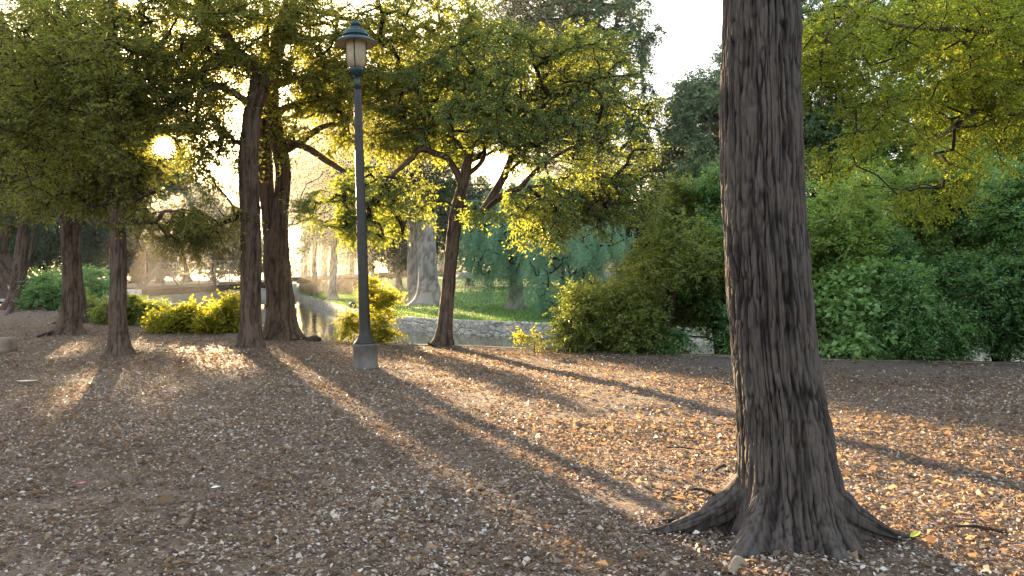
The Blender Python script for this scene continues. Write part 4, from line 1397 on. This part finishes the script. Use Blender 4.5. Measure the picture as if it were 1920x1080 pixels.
far_tree('stout pale cypress trunk with flared foot, just left of the lamp post across the water', 624, 550, 52, 14, 250, [E(640, 380, 52, 75, 95), E(610, 440, 52, 60, 35)], 'hazy_leaf', 260, 21, lean=5, tint0=.5, weep=.3)
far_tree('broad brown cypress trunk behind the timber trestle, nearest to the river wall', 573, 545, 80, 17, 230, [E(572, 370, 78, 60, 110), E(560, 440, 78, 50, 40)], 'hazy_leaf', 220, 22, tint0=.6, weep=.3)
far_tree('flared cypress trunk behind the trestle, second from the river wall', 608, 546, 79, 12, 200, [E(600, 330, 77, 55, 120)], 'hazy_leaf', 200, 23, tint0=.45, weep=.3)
far_tree('short grey trunk in front of the reddish building across the lawn', 748, 531, 66, 11, 330, [E(748, 430, 66, 62, 62)], 'far_leaf', 200, 24, 'broadleaf_tree', tint0=.35)
far_tree('dark thin leaning tree just right of the lamp post across the water', 706, 545, 55, 5, 400, [E(690, 430, 55, 60, 60)], 'far_leaf', 150, 25, 'young_tree', lean=-14, bark='bark', tint0=.4)
far_tree('grey trunk directly behind the lamp post on the lawn', 693, 528, 70, 10, 250, [E(695, 380, 70, 65, 95)], 'far_leaf', 170, 26, 'broadleaf_tree', tint0=.5)
far_tree('massive pale grey cypress trunk on the lawn left of the leaning oak', 804, 566, 40, 34, 20, [E(800, 230, 40, 130, 150), E(760, 330, 40, 80, 70)], 'cypress_leaf', 330, 27, lean=-10, tint0=.5, zmin=6)
far_tree('slimmer grey cypress trunk left of the massive one on the lawn', 775, 560, 42.5, 20, 60, [E(745, 250, 42, 110, 130)], 'cypress_leaf', 230, 28, lean=-6, tint0=.5, zmin=6)
far_tree('grey trunk veiled by drooping teal willow fronds above the stone wall', 968, 578, 34, 24, 330, [E(930, 450, 34, 100, 75), E(1000, 410, 33, 110, 60), E(890, 500, 34, 40, 45)], 'teal_leaf', 150, 29, 'willow_tree', weep=.8, sprays=9, per=30, spray=(.7, 1.8), leaf=(.12, .024), tint0=.55, zmin=2.2)
far_tree('small forked dark willow beside the stone wall, right of the veiled grey trunk', 1056, 592, 30.5, 8, 400, [E(1060, 490, 30, 85, 80), E(1110, 440, 30, 80, 55), E(1030, 560, 29.5, 50, 35)], 'teal_leaf', 140, 30, 'willow_tree', bark='bark', weep=.65, sprays=9, per=26, spray=(.5, 1.2), leaf=(.09, .022), tint0=.6, zmin=.8)
far_tree('dark teal tree mass behind the willows beyond the pale low wall', 1010, 514, 70, 12, 330, [E(1010, 420, 68, 140, 85)], 'teal_leaf', 330, 31, 'broadleaf_tree', tint0=.25)
far_tree('dark green tree filling the gap below the sky, left of the foreground trunk', 1235, 540, 52, 12, 190, [E(1235, 330, 50, 75, 110), E(1200, 420, 50, 80, 70)], 'far_leaf', 330, 32, 'broadleaf_tree', tint0=.35)
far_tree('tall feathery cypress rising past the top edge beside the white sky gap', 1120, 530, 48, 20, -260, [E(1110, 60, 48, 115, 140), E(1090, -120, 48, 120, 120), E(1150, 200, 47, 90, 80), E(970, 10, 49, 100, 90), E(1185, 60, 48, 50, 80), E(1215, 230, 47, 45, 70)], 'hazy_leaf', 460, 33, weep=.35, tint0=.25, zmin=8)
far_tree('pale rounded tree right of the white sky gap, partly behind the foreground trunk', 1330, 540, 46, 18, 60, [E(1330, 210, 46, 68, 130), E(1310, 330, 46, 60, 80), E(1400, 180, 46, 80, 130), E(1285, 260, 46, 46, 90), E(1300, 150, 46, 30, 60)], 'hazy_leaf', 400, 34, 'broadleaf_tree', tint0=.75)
far_tree('green tree behind the shrubs just right of the foreground trunk', 1540, 560, 34, 18, -60, [E(1560, 300, 33, 120, 130), E(1500, 200, 33, 90, 110), E(1560, 60, 33, 110, 110)], 'cypress_leaf', 520, 35, 'broadleaf_tree', tint0=.65)
far_tree('bright green tree behind the shrubs at right centre under the overhanging boughs', 1700, 570, 30, 16, -60, [E(1700, 310, 29, 120, 130), E(1780, 200, 29, 130, 120), E(1740, 40, 29, 120, 100)], 'lime_leaf', 520, 36, 'broadleaf_tree', tint0=.65)
far_tree('tall green tree behind the shrubs at the right edge', 1880, 580, 27, 18, -60, [E(1880, 300, 26, 130, 140), E(1960, 180, 26, 120, 140), E(1900, 60, 26, 110, 100)], 'lime_leaf', 520, 37, 'broadleaf_tree', tint0=.5)
# left bank beyond the bridge
LB = [(-70, 60, 180, 'far'), (20, 62, 190, 'pale'), (85, 70, 150, 'far'), (150, 66, 210, 'pale'), (205, 74, 170, 'far'), (255, 62, 250, 'pale'), (300, 84, 330, 'far')]
LBL = ['dark tree behind the leaning pair, leftmost of the trees across the path', 'pale green tree between the leaning pair and the forking trunk, across the path', 'dark tree left of the forking trunk across the path',
       'pale tree behind the forking trunk across the path', 'dark tree between the forking trunk and the slim straight one, behind the shrubs', 'pale drooping tree above the left end of the truss footbridge', 'low dark tree behind the left part of the truss footbridge']
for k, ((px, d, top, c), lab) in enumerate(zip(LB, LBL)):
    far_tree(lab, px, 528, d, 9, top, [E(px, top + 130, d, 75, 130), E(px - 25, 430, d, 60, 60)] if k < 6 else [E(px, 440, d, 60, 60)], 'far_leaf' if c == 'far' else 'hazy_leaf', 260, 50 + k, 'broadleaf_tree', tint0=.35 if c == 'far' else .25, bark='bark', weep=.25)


for px, d, w, top, ells, mat, n, t0, lab in [
        (272, 58, 9, 190, [E(262, 320, 58, 88, 95), E(300, 410, 58, 62, 50), E(200, 400, 59, 70, 70)], 'far_leaf', 520, .3, 'dark leafy tree on the left bank that the low sun stands beside'),
        (400, 95, 7, 270, [E(400, 390, 95, 75, 85)], 'hazy_leaf', 330, .6, 'hazy golden tree beyond the truss footbridge, straight under the bright gap'),
        (500, 90, 8, 160, [E(500, 330, 90, 62, 140)], 'hazy_leaf', 330, .5, 'hazy tree seen between the dark pair of trunks beyond the water'),
        (660, 88, 8, 90, [E(660, 260, 88, 110, 150)], 'hazy_leaf', 420, .45, 'tall hazy tree beyond the trestle, rising behind the lantern'),
        (880, 75, 9, 120, [E(860, 400, 75, 90, 80), E(870, 190, 75, 110, 75)], 'far_leaf', 430, .4, 'dark tree well behind the leaning oak across the lawn'),
        (1010, 80, 9, 40, [E(1010, 150, 80, 120, 110), E(1090, 330, 80, 90, 90)], 'far_leaf', 460, .45, 'tall green tree behind the upper crown of the leaning oak'),
        (590, 62, 9, 250, [E(588, 395, 62, 55, 80), E(560, 330, 64, 50, 60), E(630, 330, 63, 60, 70)], 'far_leaf', 420, .75, 'mid green tree over the river wall, between the forked trunk and lamp post'),
        (350, 72, 9, 320, [E(345, 425, 72, 85, 50), E(440, 430, 76, 50, 55)], 'far_leaf', 330, .7, 'golden lit tree hanging low behind the truss footbridge'),
        (1420, 62, 9, 130, [E(1420, 330, 62, 90, 130), E(1290, 400, 62, 90, 80)], 'cypress_leaf', 460, .45, 'green tree far behind the foreground trunk'),
        (-10, 75, 9, 40, [E(20, 230, 75, 120, 190)], 'far_leaf', 330, .3, 'tall dark tree beyond the path at the far left edge'),
        (150, 85, 9, 60, [E(150, 250, 85, 120, 190)], 'far_leaf', 380, .3, 'tall dark tree far behind the forking trunk')]:
    far_tree(lab, px, 525, d, w, top, ells, mat, n, 80 + px % 97, 'broadleaf_tree', tint0=t0, bark='bark')


# distant woods closing the horizon, one mass
def woods():
    global rng
    rng = np.random.default_rng(900)
    P = []
    for k in range(170):
        px = rng.uniform(-700, 2700)
        d = rng.uniform(105, 190)
        c = W(px, 515, d)
        h = rng.uniform(11, 17)
        if 250 < px < 480:
            h *= .72
        if 860 < px < 1400:
            h *= .8
        r = rng.uniform(4, 7)
        n = 1500
        u = nrm(rng.normal(size=(n, 3))) * (rng.random((n, 1)) ** .33)
        Q = np.array([c[0], c[1], 1.2 + h * .52]) + u * [r, r, h * .55]
        P.append(Q[(vnoise(Q, .35, k) > .40) & (Q[:, 2] > .8)])
    P = np.concatenate(P)
    P = P[prune(P, rng.random(len(P)))]
    n = len(P)
    V, q, t = leaves(P, nrm(rng.normal(size=P.shape)), rng.uniform(.5, 1.1, n), rng.uniform(.3, .55, n), np.clip(vnoise(P, .25, 4) * .9 + rng.normal(size=n) * .12, 0, 1), .5)
    kind(mesh_np('distant_woods', V, q, M['far_leaf'], None, {'tint': t}), 'stuff', 'hazy woods closing the view beyond the park lawn', 'woods')
    STAT.append(('woods', n, 0))


woods()

# ================================================================== SHRUBS
def shrub(name, label, px, py, d, ells, mat, n, seed, leaf=(.07, .03), sprays=8, per=20, spray=(.25, .5), stems=5, h=1.0, zb=None, group=None, **k):
    b = G(px, py) if zb is None else np.array([(px - HX) / F * d, d, zb])
    b[1] = d
    b[0] = (px - HX) / F * d
    r = np.random.default_rng(seed)
    h = max(.25, .72 * (ells[0][0][2] + .7 * ells[0][1][2] - b[2]))
    sts = []
    for s in range(stems):
        a = r.uniform(0, 6.28)
        sp = r.uniform(.1, .4) * h
        sts.append([(b[0] + .08 * math.cos(a), b[1] + .08 * math.sin(a), b[2] - .1, .022 * h), (b[0] + sp * .5 * math.cos(a), b[1] + sp * .5 * math.sin(a), b[2] + .45 * h, .016 * h), (b[0] + sp * math.cos(a), b[1] + sp * math.sin(a), b[2] + 1.0 * h, .008 * h)])
    return make_tree(name, label, b, sts, ells, mat, n, sprays, per, leaf, spray, k.pop('droop', .1), 'twig', seed=seed, cat='shrub', group=group, nth=8, zmin=.05, tip=.004, step=.1, twigs=True, crown_name='foliage', depth=.003, fine=False, power=.42, cut=False, **k)


shrub('shrub', 'bright yellow lit bush on the bank between the slim trunk and the dark pair', 385, 622, 20.3, [E(385, 595, 20.2, 66, 30, .9), E(330, 603, 20.4, 35, 20, .6), E(430, 592, 20.2, 28, 36, .6), E(400, 566, 20.2, 20, 16, .4), E(365, 572, 20.3, 16, 14, .4), E(432, 560, 20.2, 14, 14, .3)], 'gold_leaf', 190, 61, (.10, .052), h=.8, zb=-.45, thr=.46, nscale=1.8, tint0=.65, per=13, stems=9)
shrub('shrub', 'darker green bush on the bank, right behind the slim straight trunk', 265, 606, 23.5, [E(268, 580, 23.3, 50, 33, .9), E(230, 585, 23.6, 40, 25, .7)], 'olive_leaf', 130, 62, (.08, .038), h=.8, zb=-.4, thr=.38)
shrub('shrub', 'low leafy bush with pale gaps between the forking trunk and the slim one', 185, 594, 27.5, [E(185, 578, 27.4, 45, 22, .9)], 'olive_leaf', 80, 63, (.09, .04), h=.7, zb=-.35, thr=.45)
shrub('shrub', 'green bush behind the forking trunk at left, near the path', 150, 575, 33, [E(165, 530, 33, 38, 28, 1.2), E(110, 545, 33.5, 55, 33, 1.3), E(75, 530, 33.8, 22, 30, .9)], 'shrub_leaf', 260, 64, (.12, .05), h=1.6, zb=0, thr=.36, tint0=.8, spray=(.3, .7))
shrub('shrub', 'golden bush right behind the lamp post base', 700, 645, 17.3, [E(702, 600, 17.2, 38, 42, .5), E(692, 545, 17.2, 12, 28, .25), E(742, 562, 17.2, 24, 10, .2), E(660, 598, 17.2, 22, 14, .3), E(655, 620, 17.2, 18, 12, .3), E(735, 625, 17.2, 24, 12, .3), E(715, 560, 17.2, 14, 20, .2)], 'gold_leaf', 120, 65, (.062, .028), h=1.0, zb=-.3, spray=(.12, .42), thr=.47, nscale=2.6, tint0=.75, per=15, sprays=7, stems=9)
shrub('sapling', 'tiny yellow green sprig at the kerb right of the leaning oak', 998, 668, 14.9, [E(985, 635, 14.9, 26, 16, .25), E(1012, 640, 14.9, 18, 12, .2)], 'gold_leaf', 16, 66, (.05, .02), sprays=4, per=14, spray=(.12, .3), stems=2, h=.34, thr=.2, tint0=.7)
RS = [
    ('olive bush at the left end of the hedge of shrubs, arching over the kerb', 1130, 15.4, [E(1140, 575, 15.3, 80, 75, 1.0), E(1085, 620, 15.2, 40, 30, .6), E(1200, 630, 15.0, 60, 35, .5)], 'olive_leaf', 230, .55, (.075, .032)),
    ('tall olive and yellow bush between the willow and the foreground trunk', 1250, 15.6, [E(1250, 510, 15.6, 105, 120, 1.2), E(1220, 600, 15.3, 100, 60, .9), E(1290, 390, 16, 50, 60, .8), E(1300, 610, 15.2, 60, 60, .7)], 'olive_leaf', 480, .5, (.07, .028)),
    ('dark green bush touching the left side of the foreground trunk', 1350, 15.8, [E(1350, 520, 15.8, 70, 120, 1.1), E(1340, 620, 15.2, 70, 45, .8), E(1345, 380, 16.3, 45, 70, .8), E(1318, 636, 15.0, 58, 30, .5), E(1250, 640, 14.9, 40, 26, .4)], 'shrub_leaf', 470, .45, (.075, .034)),
    ('green bush emerging from the right side of the foreground trunk', 1545, 15.0, [E(1550, 440, 15.2, 80, 130, 1.2), E(1530, 590, 14.8, 60, 80, .8)], 'lime_leaf', 400, .45, (.08, .036)),
    ('bush with broad pale leaves low beside the kerb, right of the foreground trunk', 1610, 14.4, [E(1600, 560, 14.4, 55, 70, .6), E(1620, 630, 14.2, 60, 35, .6)], 'shrub_leaf', 150, .95, (.13, .085)),
    ('dense green rounded bush reaching the kerb at right centre', 1740, 14.0, [E(1730, 570, 14.0, 90, 95, .9), E(1790, 510, 14.2, 60, 50, .8)], 'shrub_leaf', 430, .55, (.07, .028)),
    ('tall bush of feathery green leaves behind the dense rounded one', 1720, 16.2, [E(1700, 420, 16.2, 110, 110, 1.2), E(1790, 380, 16.2, 80, 100, 1.2)], 'lime_leaf', 460, .4, (.08, .03)),
    ('deep green bush filling the right edge above the kerb', 1880, 13.8, [E(1880, 540, 13.8, 80, 120, 1.0), E(1930, 430, 14, 80, 130, 1.1)], 'shrub_leaf', 560, .4, (.075, .03)),
    ('low shady bush between the broad leaved one and the dense rounded one', 1660, 14.9, [E(1660, 620, 14.6, 70, 50, .8), E(1650, 520, 15.2, 70, 80, .8)], 'shrub_leaf', 330, .3, (.07, .03)),
    ('bush beyond the right edge, its left side showing', 2010, 13.2, [E(2010, 520, 13.2, 90, 140, 1.0)], 'shrub_leaf', 260, .4, (.075, .03)),
]
for k, (lab, px, d, el, mat, n, t0, lf) in enumerate(RS):
    shrub('shrub', lab, px, 660, d, el, mat, n, 70 + k, lf, zb=-.2, h=2.0, group='shrubs along the right bank', tint0=t0, sprays=8, per=22, spray=(.25, .55), thr=.40, stems=7)

# ================================================================== SMALL THINGS ON THE GROUND
ms = simple_mat('sandstone', (.24, .19, .14), .9, .2, 0, .3, 6, .01)


def rock(name, label, cat, c, size, mat, seed, box=False, rz=0.0):
    n = 18
    th = np.linspace(0, 2 * math.pi, n, endpoint=False)
    ph = np.linspace(.02, math.pi - .02, 11)
    T, Pp = np.meshgrid(th, ph)
    u = np.stack([np.sin(Pp) * np.cos(T), np.sin(Pp) * np.sin(T), np.cos(Pp)], -1)
    if box:
        m_ = np.max(np.abs(u), -1, keepdims=True)
        u = u / m_ * .92 + u * .08
    u = u * (1 + (.06 if box else .35) * (vnoise(u + seed, 2.2, seed) - .5)[..., None])
    V = u.reshape(-1, 3) * np.array(size) / 2
    cs, sn = math.cos(rz), math.sin(rz)
    V = np.stack([V[:, 0] * cs - V[:, 1] * sn, V[:, 0] * sn + V[:, 1] * cs, V[:, 2]], -1) + np.array(c)
    i = np.arange(10)[:, None] * n + np.arange(n)[None, :]
    j = np.arange(10)[:, None] * n + (np.arange(n)[None, :] + 1) % n
    q = np.stack([i, i + n, j + n, j], -1).reshape(-1, 4)
    o = mesh_np(name, V, q, mat, None, None, not box)
    return tag(o, label, cat)


g = G(-8, 660)
rock('stone_block', 'squared sandstone block lying at the left edge of the mulch', 'stone', (g[0], g[1], .12), (.62, .45, .32), ms, 2, True, .15)
g = G(588, 640)
rock('rock', 'small dark rock at the bank edge right of the forked tree', 'rock', (g[0], g[1], .03), (.34, .25, .20), simple_mat('dark_rock', (.05, .04, .032), .9, .2), 4)
g = G(574, 638)
rock('rock', 'tiny dark stone touching the left of the small dark rock at the bank', 'rock', (g[0], g[1], .03), (.18, .14, .12), simple_mat('dark_rock_two', (.05, .04, .032), .9, .2), 7)


def flat_leaf(name, label, cat, c, L, Wd, az, mat, curl=.25, tilt=.1):
    n, mth = 9, 5
    V, q = [], []
    for i in range(n):
        t = i / (n - 1)
        w = Wd * math.sin(math.pi * min(.97, t * .95 + .03)) ** .7
        for j in range(mth):
            s = (j / (mth - 1) - .5)
            x_, y_ = (t - .5) * L, s * w
            z_ = curl * L * (t - .5) ** 2 + curl * abs(s) * w + t * L * tilt
            V.append((x_ * math.cos(az) - y_ * math.sin(az), x_ * math.sin(az) + y_ * math.cos(az), z_))
    for i in range(n - 1):
        for j in range(mth - 1):
            k = i * mth + j
            q.append((k, k + mth, k + mth + 1, k + 1))
    V = np.array(V) + np.array([c[0], c[1], float(ground_z(np.array([c[0]]), np.array([c[1]]))[0]) + .022])
    return tag(mesh_np(name, V, np.array(q), mat, None, None, True), label, cat)


ly = simple_mat('fresh_yellow_leaf', (.42, .42, .03), .5, .3)
flat_leaf('fallen_leaf', 'fresh yellow green leaf on the mulch beside the right root', 'leaf', G(1716, 1012), .075, .036, .4, ly, .3, .3)
flat_leaf('fallen_leaf', 'orange leaf beside the yellow green one near the right root', 'leaf', G(1745, 1022), .09, .05, 1.2, simple_mat('orange_leaf', (.45, .17, .04), .6, .3), .3, .2)
flat_leaf('petal', 'bright pink petal on the dark mulch at lower left', 'petal', G(153, 912), .055, .03, .2, simple_mat('pink_petal', (.75, .12, .25), .6, .2), .2)
flat_leaf('paper_scrap', 'pale crumpled scrap on the mulch at far left', 'paper', G(52, 715), .30, .13, .1, simple_mat('pale_paper', (.62, .52, .38), .8, .2), .25, .02)
flat_leaf('paper_scrap', 'small white scrap on the mulch at lower left centre', 'paper', G(404, 926), .06, .035, .3, simple_mat('white_paper', (.8, .8, .78), .8, .2), .2)


def stick(label, pts, r, seed, mat=None):
    p = catmull([tuple(G(a, b))[:2] + (z, rr) for (a, b, z, rr) in pts], .02)
    V, q, b = tube(p, 8, (.02, .1), .003, seed)
    tag(mesh_np('stick', V, q, mat or M['twig'], None, {'bark': b}, True), label, 'stick')


stick('thin dark stick lying on the sunlit mulch left of the foreground trunk', [(1245, 839, .004, .005), (1275, 841, .010, .008), (1305, 843, .004, .004)], .01, 3)
stick('curved brown stick beside the left root of the foreground trunk', [(1282, 926, .004, .006), (1305, 920, .012, .010), (1330, 926, .016, .010), (1346, 932, .01, .008)], .01, 4)
stick('bark strip leaning up near the foot of the foreground trunk', [(1340, 884, .006, .008), (1358, 878, .022, .012), (1374, 888, .010, .007)], .01, 5)
stick('pale root stub poking out at the bottom edge under the foreground trunk', [(1370, 1076, .0, .02), (1383, 1070, .05, .026), (1396, 1066, .02, .015)], .01, 6, ms)
stick('long thin twig lying on the mulch right of the foreground trunk', [(1790, 992, .02, .006), (1840, 998, .03, .01), (1890, 1006, .015, .006)], .01, 7)

# ================================================================== HAZE OVER THE RIVER
def haze():
    m, nt, nd, lk = new_mat('river_haze')
    v = nd.new('ShaderNodeVolumeScatter')
    v.inputs['Color'].default_value = (1.0, .95, .86, 1)
    v.inputs['Density'].default_value = .0011
    v.inputs['Anisotropy'].default_value = .72
    o = nd.new('ShaderNodeOutputMaterial')
    lk.new(v.outputs[0], o.inputs['Volume'])
    # haze volume added over water and lawn for a warm glow like lens glare
    P = [(-80, 26), (-20, 26), (6, 20), (14, 28), (14, 110), (-80, 110)]
    n = len(P)
    V = [(x_, y_, -.6) for x_, y_ in P] + [(x_, y_, 16.0) for x_, y_ in P]
    me = bpy.data.meshes.new('haze')
    me.from_pydata(V, [], [tuple(range(n))[::-1], tuple(range(n, 2 * n))] + [(k, (k + 1) % n, n + (k + 1) % n, n + k) for k in range(n)])
    me.materials.append(m)
    ob = bpy.data.objects.new('haze', me)
    C.objects.link(ob)
    kind(ob, 'stuff', 'golden haze added over the river for its warm glow', 'haze')


haze()

# ================================================================== LIGHT, SKY, CAMERA
el = math.asin(SUN[2])
az = math.atan2(SUN[0], SUN[1])
sd = bpy.data.lights.new('sun', 'SUN')
sd.energy = 5.0
sd.angle = math.radians(.6)
sd.color = (1.0, .72, .42)
so = bpy.data.objects.new('sun', sd)
C.objects.link(so)
so.rotation_euler = Vector(SUN).to_track_quat('Z', 'Y').to_euler()
so.location = (-20, 40, 30)

HAZE = .130
w = bpy.data.worlds.new('World')
bpy.context.scene.world = w
w.use_nodes = True
nd, lk = w.node_tree.nodes, w.node_tree.links
nd.clear()
sky = nd.new('ShaderNodeTexSky')
sky.sky_type = 'NISHITA'
sky.sun_disc = False
sky.sun_elevation = el
sky.sun_rotation = az
sky.air_density = 1.0
sky.dust_density = 3.0
sky.ozone_density = 1.0
bg = nd.new('ShaderNodeBackground')
bg.inputs['Strength'].default_value = .05
lk.new(sky.outputs[0], bg.inputs['Color'])
# bright aureole of the hazy sky around the sun
tc = nd.new('ShaderNodeTexCoord')
dt = nd.new('ShaderNodeVectorMath')
dt.operation = 'DOT_PRODUCT'
dt.inputs[1].default_value = tuple(SUN)
nv = nd.new('ShaderNodeVectorMath')
nv.operation = 'NORMALIZE'
lk.new(tc.outputs['Generated'], nv.inputs[0])
lk.new(nv.outputs[0], dt.inputs[0])
ac = nd.new('ShaderNodeMath')
ac.operation = 'ARCCOSINE'
lk.new(dt.outputs['Value'], ac.inputs[0])
mr = nd.new('ShaderNodeMapRange')
mr.inputs['From Min'].default_value = math.radians(.5)
mr.inputs['From Max'].default_value = math.radians(.8)
mr.inputs['To Min'].default_value = 1
mr.inputs['To Max'].default_value = 0
lk.new(ac.outputs[0], mr.inputs['Value'])
ex = nd.new('ShaderNodeMath')
ex.operation = 'DIVIDE'
ex.inputs[1].default_value = -math.radians(6.0)
lk.new(ac.outputs[0], ex.inputs[0])
e2 = nd.new('ShaderNodeMath')
e2.operation = 'EXPONENT'
lk.new(ex.outputs[0], e2.inputs[0])
m1 = nd.new('ShaderNodeMath')
m1.operation = 'MULTIPLY'
m1.inputs[1].default_value = .15
lk.new(e2.outputs[0], m1.inputs[0])
m2 = nd.new('ShaderNodeMath')
m2.operation = 'MULTIPLY_ADD'
m2.inputs[1].default_value = 10.0
lk.new(mr.outputs[0], m2.inputs[0])
lk.new(m1.outputs[0], m2.inputs[2])
b2 = nd.new('ShaderNodeBackground')
b2.inputs['Color'].default_value = (1.0, .74, .40, 1)
lk.new(m2.outputs[0], b2.inputs['Strength'])
add = nd.new('ShaderNodeAddShader')
lk.new(bg.outputs[0], add.inputs[0])
lk.new(b2.outputs[0], add.inputs[1])
# thin bright high haze over the whole sky, whiter towards the horizon
sx = nd.new('ShaderNodeSeparateXYZ')
lk.new(nv.outputs[0], sx.inputs[0])
hr = ramp(nd, [(0, (1.0, .93, .84)), (.25, (.95, .97, 1.0)), (1, (.70, .84, 1.0))])
lk.new(sx.outputs['Z'], hr.inputs[0])
b3 = nd.new('ShaderNodeBackground')
b3.inputs['Strength'].default_value = HAZE
lk.new(hr.outputs[0], b3.inputs['Color'])
add2 = nd.new('ShaderNodeAddShader')
lk.new(add.outputs[0], add2.inputs[0])
lk.new(b3.outputs[0], add2.inputs[1])
wo = nd.new('ShaderNodeOutputWorld')
lk.new(add2.outputs[0], wo.inputs['Surface'])

cd = bpy.data.cameras.new('camera')
cd.sensor_width = 36
cd.lens = F / 1920 * 36
cd.shift_y = -25 / 1920
cd.clip_start = .05
cd.clip_end = 8000
co = bpy.data.objects.new('camera', cd)
C.objects.link(co)
co.location = (0, 0, EYE)
co.rotation_euler = (math.radians(90), 0, 0)
sc = bpy.context.scene
sc.camera = co
sc.view_settings.view_transform = 'Standard'
sc.view_settings.look = 'None'
sc.view_settings.exposure = 0
sc.cycles.use_denoising = True
sc.cycles.max_bounces = 7
sc.cycles.diffuse_bounces = 5
sc.cycles.transmission_bounces = 4
sc.cycles.sample_clamp_indirect = 1.5
sc.cycles.film_exposure = 9.2        # a long exposure for the low evening light
print('LEAVES', sum(s[1] for s in STAT), STAT)
